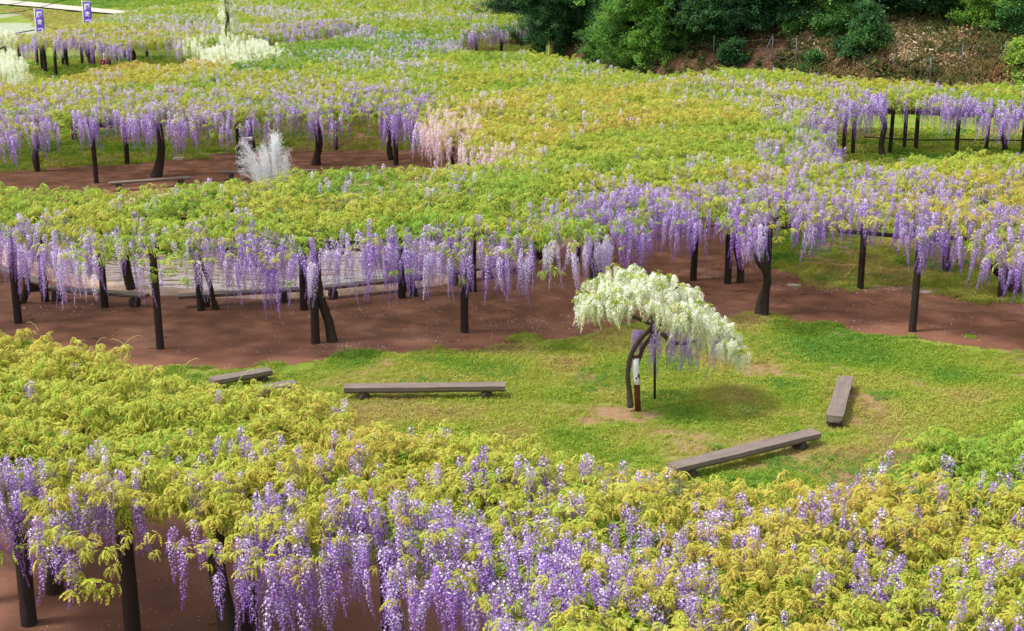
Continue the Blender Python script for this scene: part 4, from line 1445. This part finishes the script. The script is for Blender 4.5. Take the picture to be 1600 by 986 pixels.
# ------------------------------------------------------------------ upright white wisteria on a pole (far)
def build_column():
    D = 96
    base = Vector(((357 - 800) / FPX * D * .981, D, 0))
    root = empty('wisteria_column', base, 'tall bare-topped trunk hung with white racemes, rising above the far trellises', 'wisteria tree')
    pts = wob((0, 0, -.1), (-.25, 0, 8.2), 20, .10, 77)
    MB().tube(pts, [.22 - .007 * q for q in range(21)], 9, .15).build('trunk', MAT_BARK, root)
    r = random.Random(4)
    P_, Rr, S_ = [], [], []
    for k in range(130):
        z = r.uniform(2.6, 7.8)
        rad = .2 + (.55 if z < 4.4 else .4) * r.random()
        a = r.uniform(0, 6.28)
        P_.append((base.x + math.cos(a) * rad, base.y + math.sin(a) * rad, z)); Rr.append((0, 0, a)); S_.append((1.8, 1.8, r.uniform(.6, 1.1)))
    n = len(P_)
    scatter('flower_racemes', G_RACL, 4, P_, Rr, S_, {'hue': [1.0] * n, 'rnd': [r.uniform(.1, .8) for _ in P_]}, root, np.array(base))
    pl = [(base.x + r.gauss(0, .5), base.y + r.gauss(0, .5), r.uniform(2.6, 8)) for _ in range(50)]
    scatter('foliage', G_SPRAY, 5, pl, rots(50, .4), np.full((50, 3), 1.2), {'tint': rng.uniform(.15, .4, 50), 'rnd': rng.uniform(0, 1, 50)}, root, np.array(base))


build_column()


# ------------------------------------------------------------------ purple banners
def text_mesh(ch, size):
    cu = bpy.data.curves.new('glyph_' + str(ord(ch)), 'FONT')
    cu.body = ch
    cu.size = size
    cu.align_x, cu.align_y = 'CENTER', 'CENTER'
    cu.extrude = .004
    cu.offset = .012
    o = bpy.data.objects.new('glyph', cu)
    COL.objects.link(o)
    bpy.context.view_layer.update()
    me = bpy.data.meshes.new_from_object(o.evaluated_get(bpy.context.evaluated_depsgraph_get()))
    bpy.data.objects.remove(o)
    me.materials.clear()
    return me


def banner(px, ptop, pw, label, D=114):
    s = D / FPX
    x = (px - 800) / FPX * (D * cp + (CAM_H - 3) * sp)
    v = (493 - ptop) / FPX
    ztop = CAM_H + (-sp + v * cp) * D / (cp + v * sp)
    root = empty('nobori_banner', (x, D, 0), label, 'banner', 'purple nobori banners')
    W_, Hh = pw * s, 2.9
    MB().tube([(-W_ / 2 - .05, 0, -.2), (-W_ / 2 - .05, 0, ztop + .12)], .025, 8).build('pole', simple('white_pole', (.75, .76, .78), .4), root)
    MB().tube([(-W_ / 2 - .08, 0, ztop + .05), (W_ / 2 + .03, 0, ztop + .05)], .018, 8).build('cross_bar', simple('white_bar', (.75, .76, .78), .4), root)
    mb = MB()
    nx, nz = 6, 24
    for j in range(nz + 1):
        for i in range(nx + 1):
            mb.v.append(Vector(((i / nx - .5) * W_, .03 * math.sin(j * .5 + i * .6), ztop - Hh * j / nz)))
    mb.f = [(j * (nx + 1) + i, j * (nx + 1) + i + 1, (j + 1) * (nx + 1) + i + 1, (j + 1) * (nx + 1) + i) for j in range(nz) for i in range(nx)]
    cl = mb.build('cloth', simple('purple_cloth', (.20, .09, .72), .7, .12), root)
    sol = cl.modifiers.new('thickness', 'SOLIDIFY'); sol.thickness = .006
    white = simple('white_print', (.88, .88, .92), .7, .03)
    for k, ch in enumerate('藤まつり'):
        me = text_mesh(ch, W_ * .78)
        me.materials.append(white)
        o = link('letter', me, None, cl, (0, -.052, ztop - .42 - k * .62))
        o.rotation_euler = (R(90), 0, 0)
    for k in range(5):
        MB().box((-W_ / 2 - .03, 0, ztop - .1 - k * .65), (.08, .03, .05)).build('loop', white, root)


banner(62, 15, 12.5, 'purple banner with white Japanese lettering, left one, beside the pale water')
banner(137, 3, 12.5, 'purple banner with white Japanese lettering, right one, in front of the gravel track', D=118)


# ------------------------------------------------------------------ visitor
def build_person():
    D = 92.0
    x = (164 - 800) / FPX * D * .987
    base = Vector((x, D, 0))
    root = empty('person', base, 'grey-haired visitor in a dark red jacket holding a camera on the far grass', 'person')
    skin = simple('skin', (.55, .36, .27), .6, .08)
    red = simple('dark_red_cloth', (.17, .022, .04), .85, .2)
    trous = simple('dark_trousers', (.03, .03, .04), .9, .2)
    hair = simple('grey_hair', (.50, .48, .44), .8, .2)

    def skinned(name, nodes, edges, mat, parent=root, root_i=0, sub=2):
        me = bpy.data.meshes.new(name)
        me.from_pydata([n[0] for n in nodes], edges, [])
        o = link(name, me, None, parent)
        sk = o.modifiers.new('skin', 'SKIN')
        for i, n in enumerate(nodes):
            q = me.skin_vertices[0].data[i]
            q.radius = n[1] if isinstance(n[1], tuple) else (n[1], n[1])
            q.use_root = i == root_i
        ss = o.modifiers.new('sub', 'SUBSURF'); ss.levels = ss.render_levels = sub
        me.materials.append(mat)
        return o
    # body: pelvis, spine, neck, head; legs; arms raised to a camera at the right
    body = [((0, 0, .93), (.15, .11)), ((0, 0, 1.15), (.15, .11)), ((0, -.01, 1.36), (.17, .11)), ((0, -.02, 1.48), (.06, .06)), ((-.01, -.03, 1.56), (.07, .085)), ((-.01, -.03, 1.68), (.075, .095)),
            ((-.10, 0, .85), .09), ((-.11, .02, .48), .065), ((-.12, .0, .09), .045), ((-.12, -.14, .04), .04),
            ((.10, 0, .85), .09), ((.12, -.02, .48), .065), ((.13, .02, .09), .045), ((.13, -.12, .04), .04),
            ((-.20, 0, 1.38), .06), ((-.27, -.05, 1.12), .045), ((-.08, -.24, 1.20), .035), ((.02, -.29, 1.28), .03),
            ((.20, 0, 1.38), .06), ((.32, -.08, 1.14), .045), ((.20, -.27, 1.28), .035), ((.12, -.31, 1.32), .03)]
    E = [(0, 1), (1, 2), (2, 3), (3, 4), (4, 5), (0, 6), (6, 7), (7, 8), (8, 9), (0, 10), (10, 11), (11, 12), (12, 13), (2, 14), (14, 15), (15, 16), (16, 17), (2, 18), (18, 19), (19, 20), (20, 21)]
    skinned('body', body, E, skin)
    jac = [((0, 0, .90), (.175, .13)), ((0, 0, 1.15), (.17, .13)), ((0, -.01, 1.37), (.185, .125)), ((0, -.02, 1.45), (.085, .08)),
           ((-.21, 0, 1.38), .078), ((-.28, -.05, 1.11), .062), ((-.10, -.235, 1.19), .045), ((.21, 0, 1.38), .078), ((.33, -.08, 1.13), .062), ((.215, -.26, 1.27), .045)]
    skinned('jacket', jac, [(0, 1), (1, 2), (2, 3), (2, 4), (4, 5), (5, 6), (2, 7), (7, 8), (8, 9)], red)
    tr_ = [((0, 0, .92), (.165, .12)), ((-.10, 0, .83), .10), ((-.11, .02, .48), .078), ((-.12, 0, .12), .06), ((.10, 0, .83), .10), ((.12, -.02, .48), .078), ((.13, .02, .12), .06)]
    skinned('trousers', tr_, [(0, 1), (1, 2), (2, 3), (0, 4), (4, 5), (5, 6)], trous)
    bm = bmesh.new(); bmesh.ops.create_uvsphere(bm, u_segments=16, v_segments=10, radius=.108)
    for v in bm.verts:
        v.co.z *= 1.05; v.co.y *= 1.1
        if v.co.y < -.03 and v.co.z < .03: v.co.y *= .6; v.co.x *= .8
        v.co.x *= 1 + .06 * math.sin(v.co.z * 80)
    me = bpy.data.meshes.new('hair'); bm.to_mesh(me); bm.free(); me.shade_smooth()
    link('hair', me, hair, root, (-.01, .01, 1.69))
    cam_ = empty('camera_in_hands', base + Vector((.08, -.34, 1.30)), 'small black camera held at chest height by the grey-haired visitor', 'camera')
    MB().box((0, 0, 0), (.15, .07, .10)).build('camera_body', MAT_BLACK, cam_, smooth=False)
    MB().tube([(0, -.02, 0), (0, -.10, 0)], .038, 12).build('lens', MAT_BLACK, cam_)
    bag = empty('shoulder_bag', base + Vector((.30, .05, 1.2)), 'dark navy bag slung at the visitor\'s right shoulder', 'bag')
    MB().box((0, 0, 0), (.22, .16, .30), .2, .85).build('bag_body', simple('navy_fabric', (.02, .022, .05), .8), bag, smooth=False)
    MB().tube([(-.08, 0, .14), (-.12, -.02, .26), (-.14, .05, .24), (-.02, .06, .14)], .014, 6).build('strap', MAT_BLACK, bag)


build_person()


# ------------------------------------------------------------------ wooded slope: trees, brush, fence
def foliage_proto(seed, n, size, leaf, mat, droop=.2):
    r = random.Random(seed)
    V, F, C = [], [], []
    for k in range(n):
        p = Vector((r.gauss(0, 1), r.gauss(0, 1), r.gauss(0, .55))) * size * .42
        d = Vector((r.gauss(0, 1), r.gauss(0, 1), r.uniform(-.6, .4) - droop)).normalized()
        up = Vector((r.gauss(0, .5), r.gauss(0, .5), 1)).normalized()
        s = d.cross(up).normalized() * leaf * r.uniform(.25, .42)
        l = leaf * r.uniform(.7, 1.3)
        b = len(V)
        V += [p, p + d * l * .5 + s, p + d * l, p + d * l * .5 - s]
        F.append((b, b + 1, b + 2, b + 3))
        c = r.uniform(.1, .9); C += [c] * 4
    return proto_mesh('leaf_clump', [tuple(v) for v in V], F, C, mat)


def build_woods():
    m = M('tree_leaf')
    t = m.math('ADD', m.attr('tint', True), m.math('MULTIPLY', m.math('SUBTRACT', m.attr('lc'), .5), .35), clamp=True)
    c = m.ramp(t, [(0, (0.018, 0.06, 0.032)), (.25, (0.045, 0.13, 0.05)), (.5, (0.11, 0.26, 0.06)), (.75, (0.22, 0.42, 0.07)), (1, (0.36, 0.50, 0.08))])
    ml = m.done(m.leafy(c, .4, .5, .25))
    g_tree = scatter_group('tree_leaf_scatter', [hidden(foliage_proto(s, 60, .55, .15, ml)) for s in range(4)])
    m = M('dry_brush')
    c = m.ramp(m.math('ADD', m.attr('tint', True), m.math('MULTIPLY', m.math('SUBTRACT', m.attr('lc'), .5), .45), clamp=True),
               [(0, (0.03, 0.055, 0.018)), (.3, (0.085, 0.12, 0.03)), (.5, (0.20, 0.15, 0.06)), (.75, (0.36, 0.20, 0.10)), (1, (0.62, 0.50, 0.33))])
    mb_ = m.done(m.leafy(c, .25, .6, .2))
    g_brush = scatter_group('brush_scatter', [hidden(foliage_proto(s + 10, 46, .42, .17, mb_, .5)) for s in range(4)])

    def blade_clump(seed):
        r = random.Random(seed)
        V, F, C = [], [], []
        for k in range(40):
            a = r.uniform(0, 6.28); d = Vector((math.cos(a), math.sin(a), 0)); h = r.uniform(.3, .8); s = d.cross(Vector((0, 0, 1))) * .014
            p = d * r.uniform(0, .12)
            q1 = p + d * h * .25 + Vector((0, 0, h * .75)); q2 = p + d * h * .8 + Vector((0, 0, h * .5))
            b = len(V); V += [p - s, p + s, q1 + s, q1 - s, q2]
            F += [(b, b + 1, b + 2, b + 3), (b + 3, b + 2, b + 4)]; v = r.uniform(.1, .9); C += [v] * 5
        return proto_mesh('grass_clump', [tuple(v) for v in V], F, C, mb_)
    g_blade = scatter_group('brush_blade_scatter', [hidden(blade_clump(s)) for s in range(3)])

    def gz(x, y): return float(ground_z(np.array([x]), np.array([y]))[0])

    YS = np.arange(62.0, 160.0, .2)

    def slope_at(px, py):
        u, v = (px - 800) / FPX, (493 - py) / FPX
        t = YS / (cp + v * sp)
        hit = CAM_H + (-sp + v * cp) * t <= ground_z(u * t, YS)
        return float(YS[int(np.argmax(hit))]) if hit.any() else 130.0

    def tree(px, pyb, ht, cr, tint, label, cat='tree', low=.12, ncl=26, dens=1.0, name='woodland_tree', trunk_r=.2, spread=1.0):
        y = slope_at(px, pyb)
        x = (px - 800) / FPX * y * .98
        z0 = gz(x, y) - .1
        base = Vector((x, y, z0))
        root = empty(name, base, label, cat, 'trees on the wooded slope')
        r = random.Random(int(px * 7 + y))
        top = Vector((r.uniform(-.5, .5), r.uniform(-.5, .5), ht * .85))
        MB().tube(wob((0, 0, 0), top, 10, .15, int(px)), [trunk_r * (1 - .08 * q) for q in range(11)], 8, .08).build('trunk', MAT_BARK, root)
        lb = MB()
        P_, T_ = [], []
        for k in range(ncl):
            f = (k + .5) / ncl
            z = ht * (low + (1 - low) * f)
            prof = math.sin(math.pi * min(1, .22 + .80 * f)) ** .7
            a = k * 2.4 + r.uniform(-.4, .4)
            rad = cr * prof * r.uniform(.45, 1.0)
            c_ = Vector((math.cos(a) * rad, math.sin(a) * rad, z + r.uniform(-.4, .4)))
            lb.tube(wob((top.x * f * .7, top.y * f * .7, max(.3, z - .8)), c_, 4, .1, k), [.06, .05, .04, .03, .015], 5)
            bs = cr * r.uniform(.26, .48) * spread
            nn = int(100 * dens * (bs / 1.2) ** 2) + 14
            cl_t = tint + r.uniform(-.10, .10)
            for q in range(nn):
                d = Vector((r.gauss(0, 1), r.gauss(0, 1), r.gauss(0, .5))) * bs * .62
                d.z -= .22 * (d.x ** 2 + d.y ** 2) / bs
                P_.append(tuple(base + c_ + d)); T_.append(cl_t + r.uniform(-.08, .08))
        lb.build('limbs', MAT_BARK, root, kind='stuff')
        n = len(P_)
        S = rng.uniform(.6, 1.0, n)
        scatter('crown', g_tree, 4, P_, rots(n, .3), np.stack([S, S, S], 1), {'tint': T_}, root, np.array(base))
        return root
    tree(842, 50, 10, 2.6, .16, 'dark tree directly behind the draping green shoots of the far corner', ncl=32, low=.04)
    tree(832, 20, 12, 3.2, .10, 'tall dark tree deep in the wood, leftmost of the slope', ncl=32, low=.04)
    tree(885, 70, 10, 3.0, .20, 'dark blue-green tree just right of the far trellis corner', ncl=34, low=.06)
    tree(940, 40, 10, 3.0, .12, 'dark tree between the corner tree and the pale leafy one', ncl=30, low=.1)
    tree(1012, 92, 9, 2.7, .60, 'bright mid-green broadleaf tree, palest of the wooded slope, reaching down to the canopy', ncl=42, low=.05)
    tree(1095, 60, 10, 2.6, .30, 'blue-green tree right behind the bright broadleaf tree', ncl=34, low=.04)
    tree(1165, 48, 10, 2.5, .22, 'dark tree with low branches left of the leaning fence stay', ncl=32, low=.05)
    tree(1222, 40, 10, 2.6, .16, 'dark tree above the middle fence posts', ncl=34, low=.06)
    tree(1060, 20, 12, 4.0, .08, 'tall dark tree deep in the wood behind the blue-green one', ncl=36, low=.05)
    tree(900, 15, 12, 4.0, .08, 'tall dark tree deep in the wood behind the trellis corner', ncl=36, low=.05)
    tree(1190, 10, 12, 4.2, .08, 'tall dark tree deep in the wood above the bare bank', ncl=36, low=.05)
    tree(1312, 62, 4.6, 1.35, .48, 'young mid-green tree growing out of the bamboo grass bank', ncl=24, low=.0)
    tree(1352, 92, 2.8, 1.15, .36, 'rounded grey-green bush on the slope between two patches of dry bamboo grass', ncl=20, low=.0, trunk_r=.08)
    tree(1440, 8, 8, 3.0, .18, 'dark overhanging tree at the top edge above the dry grass', ncl=30, low=.0)
    tree(1536, 48, 4.2, 1.5, .74, 'bright yellow-green young tree high on the slope at right', ncl=26, low=.12)
    tree(1500, -10, 10, 4.0, .12, 'dark tree behind the bright young tree at right', ncl=30, low=.05)
    tree(1620, -6, 10, 3.6, .16, 'dark tree cut by the right margin at the top of the slope', ncl=30, low=.05)
    tree(1365, 0, 11, 4.0, .10, 'tall dark tree at the top of the slope behind the young tree', ncl=34, low=.0)
    tree(978, 52, 9, 2.4, .26, 'dark green tree filling the space left of the bright broadleaf tree', ncl=30, low=.03)
    tree(1132, 30, 9, 2.4, .18, 'dark tree wedged high between two blue-green trees', ncl=28, low=.0)
    tree(1262, 34, 7, 2.1, .24, 'dark leafy tree above the left patch of dry bamboo grass', ncl=28, low=.0)
    tree(1392, 18, 5, 2.0, .34, 'spreading green tree above the larger patch of dry bamboo grass', ncl=24, low=.0)
    tree(1468, 22, 4.5, 1.6, .28, 'dull green bush high on the slope left of the bright young tree', ncl=20, low=.0)
    tree(1580, 60, 2.6, 1.0, .40, 'low dull green bush on the right part of the slope', ncl=14, low=.0, trunk_r=.05)
    tree(1602, 122, 2.0, .75, .95, 'small bright lime shrub at the right margin behind the canopy', ncl=16, low=.1, trunk_r=.05)
    tree(1277, 116, 1.0, .45, .40, 'low green shrub beside the fence at the canopy back edge', ncl=9, low=.1, trunk_r=.04)
    tree(1145, 102, 1.3, .65, .30, 'small dark evergreen shrub at the foot of the bare bank', ncl=12, low=.05, trunk_r=.05)
    tree(930, 88, 1.9, .65, .42, 'narrow green bush on the red bank left of the bright broadleaf tree', ncl=12, low=.0, trunk_r=.05)
    tree(850, 84, 1.8, 1.1, .34, 'dark green bush beside the far trellis corner', ncl=14, low=.0, trunk_r=.05)
    tree(1246, 66, 1.9, .6, .52, 'thin light-green sapling left of the bamboo grass', ncl=9, low=.3, trunk_r=.04)

    # undergrowth over the slope
    n = 14000
    x = rng.uniform(2, 45, n); y = hillfoot(x) + rng.uniform(-3, 18, n)
    px = 800 + FPX * x / y
    k = (px > 820) & (px < 1720)
    x, y, px = x[k], y[k], px[k]
    zn = noise(x * .35, y * .35, 91)
    right = np.clip((px - 1200) / 60, 0, 1)
    keep = rng.uniform(0, 1, len(x)) < .25 + .75 * right
    x, y, px, zn, right = x[keep], y[keep], px[keep], zn[keep], right[keep]
    n = len(x)
    tint = np.where(right > .5, .12 + zn * .65, .04 + zn * .62) + rng.normal(0, .10, n)
    S = rng.uniform(.5, 1.1, n)
    scatter('undergrowth', g_brush, 4, np.stack([x, y, ground_z(x, y) + rng.uniform(.05, .35, n)], 1), rots(n, .3), np.stack([S, S, S], 1), {'tint': tint})
    n = 5200
    x = rng.uniform(10, 45, n); y = hillfoot(x) + rng.uniform(-2, 16, n)
    px = 800 + FPX * x / y
    k = (px > 1230) & (px < 1720); x, y = x[k], y[k]; n = len(x)
    zn = noise(x * .25, y * .25, 95)
    S = rng.uniform(.7, 1.4, n)
    scatter('dry_grass', g_blade, 3, np.stack([x, y, ground_z(x, y)], 1), rots(n, .2), np.stack([S, S, S], 1), {'tint': .10 + zn * .65 + rng.normal(0, .06, n)})
    # pale bamboo grass leaves (sasa), in patches
    P_, T_ = [], []
    for (cx, cy, sx, sy, cnt, tt) in ((1258, 66, 22, 16, 150, .95), (1298, 62, 22, 24, 190, .98), (1396, 60, 26, 26, 280, 1.0), (1430, 78, 30, 20, 200, .92), (1385, 84, 24, 14, 130, 1.0),
                                      (1487, 62, 14, 22, 130, .78), (1478, 104, 22, 12, 150, .72), (1600, 22, 30, 20, 90, .85), (1330, 100, 60, 14, 120, .8)):
        for q in range(cnt):
            qx, qy = cx + random.gauss(0, sx * .6), cy + random.gauss(0, sy * .6)
            y_ = slope_at(qx, qy) - .25
            xx = (qx - 800) / FPX * y_ * 1.005
            P_.append((xx, y_, gz(xx, y_) + random.uniform(.1, .45))); T_.append(tt + random.gauss(0, .08))
    n = len(P_)
    S = rng.uniform(.6, 1.1, n)
    scatter('bamboo_grass', g_brush, 4, P_, rots(n, .4), np.stack([S, S, S * 1.2], 1), {'tint': T_})

    # wire fence along the foot
    mf = simple('galvanised_post', (.10, .11, .13), .5, .2)
    fr = empty('wire_fence', at(1080, 111, 0), 'wire fence on thin grey posts along the foot of the wooded slope', 'fence')
    o0 = fr.location
    tops = []
    for px, pb, pt in ((855, 100, 45), (923, 62, 20), (948, 62, 12), (1116, 92, 55), (1146, 92, 60), (1208, 97, 58), (1245, 108, 60), (1282, 112, 78), (1318, 108, 78), (1358, 113, 85), (1397, 116, 88), (1455, 130, 90), (1505, 118, 70), (1572, 116, 66), (1640, 116, 66)):
        y = slope_at(px, pb) - .1
        u, v = (px - 800) / FPX, (493 - pt) / FPX
        t = y / (cp + v * sp)
        xx = u * t
        zt = CAM_H + (-sp + v * cp) * t
        zg = gz(xx, y)
        MB().tube([Vector((xx, y, zg - .2)) - o0, Vector((xx, y, max(zt, zg + .6))) - o0], .03, 6).build('post', mf, fr)
        tops.append(Vector((xx, y, max(zt, zg + .6) - .15)) - o0)
    a = tops[5]
    MB().tube([a + Vector((0, 0, .3)), a + Vector((-.7, -.1, -1.2))], .025, 5).build('stay', mf, fr)
    for h in (0, -.5, -1.0):
        MB().tube([q + Vector((0, 0, h)) for q in tops], .006, 4).build('wire', mf, fr)

    # overhead wires at the top left, between poles out of view
    for (p0, p1, d0, d1, lab) in (((-12, 23), (116, -5), 140, 150, 'upper black cable crossing the top left corner'), ((-30, 8), (60, -4), 150, 170, 'short black cable in the extreme top left corner')):
        pts = []
        for s in range(9):
            t_ = s / 8
            px, py, D = p0[0] + (p1[0] - p0[0]) * t_, p0[1] + (p1[1] - p0[1]) * t_ + 5 * math.sin(math.pi * t_), d0 + (d1 - d0) * t_
            u, v = (px - 800) / FPX, (493 - py) / FPX
            t = D / (cp + v * sp)
            pts.append(Vector((u * t, D, CAM_H + (-sp + v * cp) * t)))
        o = MB().tube(pts, .035, 5).build('overhead_cable', MAT_BLACK)
        prop(o, lab, 'cable', 'overhead cables')

    # distant wooded hills, seen only from elsewhere
    mh = M('far_hill')
    nn = mh.noise(.05, 6, .65, mh.pos())
    mat = mh.done(mh.principled(mh.ramp(nn, [(.3, (.02, .05, .02)), (.7, (.07, .12, .04))]), .95, .05))
    b = MB()
    K = 60
    for i in range(K + 1):
        a = -2.2 + 4.4 * i / K
        x, y = math.sin(a) * 620, math.cos(a) * 620
        h = 13 + 5 * math.sin(i * .7) + 3 * math.sin(i * 1.9)
        b.v += [Vector((x, y, -5)), Vector((x * 1.12, y * 1.12, h * .7)), Vector((x * 1.3, y * 1.3, h))]
    for i in range(K):
        for j in range(2):
            q = i * 3 + j
            b.f.append((q, q + 3, q + 4, q + 1))
    o = b.build('hills', mat); o['kind'] = 'structure'


build_woods()

# wispy tendrils standing out of the nearest canopy edge
for k, (px, py, h, c_) in enumerate([(190, 560, .5, 1), (205, 562, .45, -1), (150, 545, .25, 1), (285, 590, .4, 1), (300, 596, .35, -1), (318, 602, .35, 1), (120, 545, .2, 1), (60, 520, .25, -1), (1395, 700, .4, 1), (1280, 745, .3, -1), (370, 612, .45, 1)]):
    p = at(px, py, 2.35)
    pts = [p + Vector((c_ * .18 * (t ** 2) * 1.6 * h / .5, 0, h * (t - .25 * t ** 3))) for t in [i / 8 for i in range(9)]]
    pts.append(pts[-1] + Vector((c_ * .05, 0, -.02)))
    MT = bpy.data.materials.get('young_shoot') or simple('young_shoot', (.42, .48, .14), .6)
    if 'shoots' not in globals():
        shoots = MB()
    shoots.tube(pts, [.006 - .0004 * i for i in range(10)], 5)
o = shoots.build('vine_shoots', MT, kind='stuff')
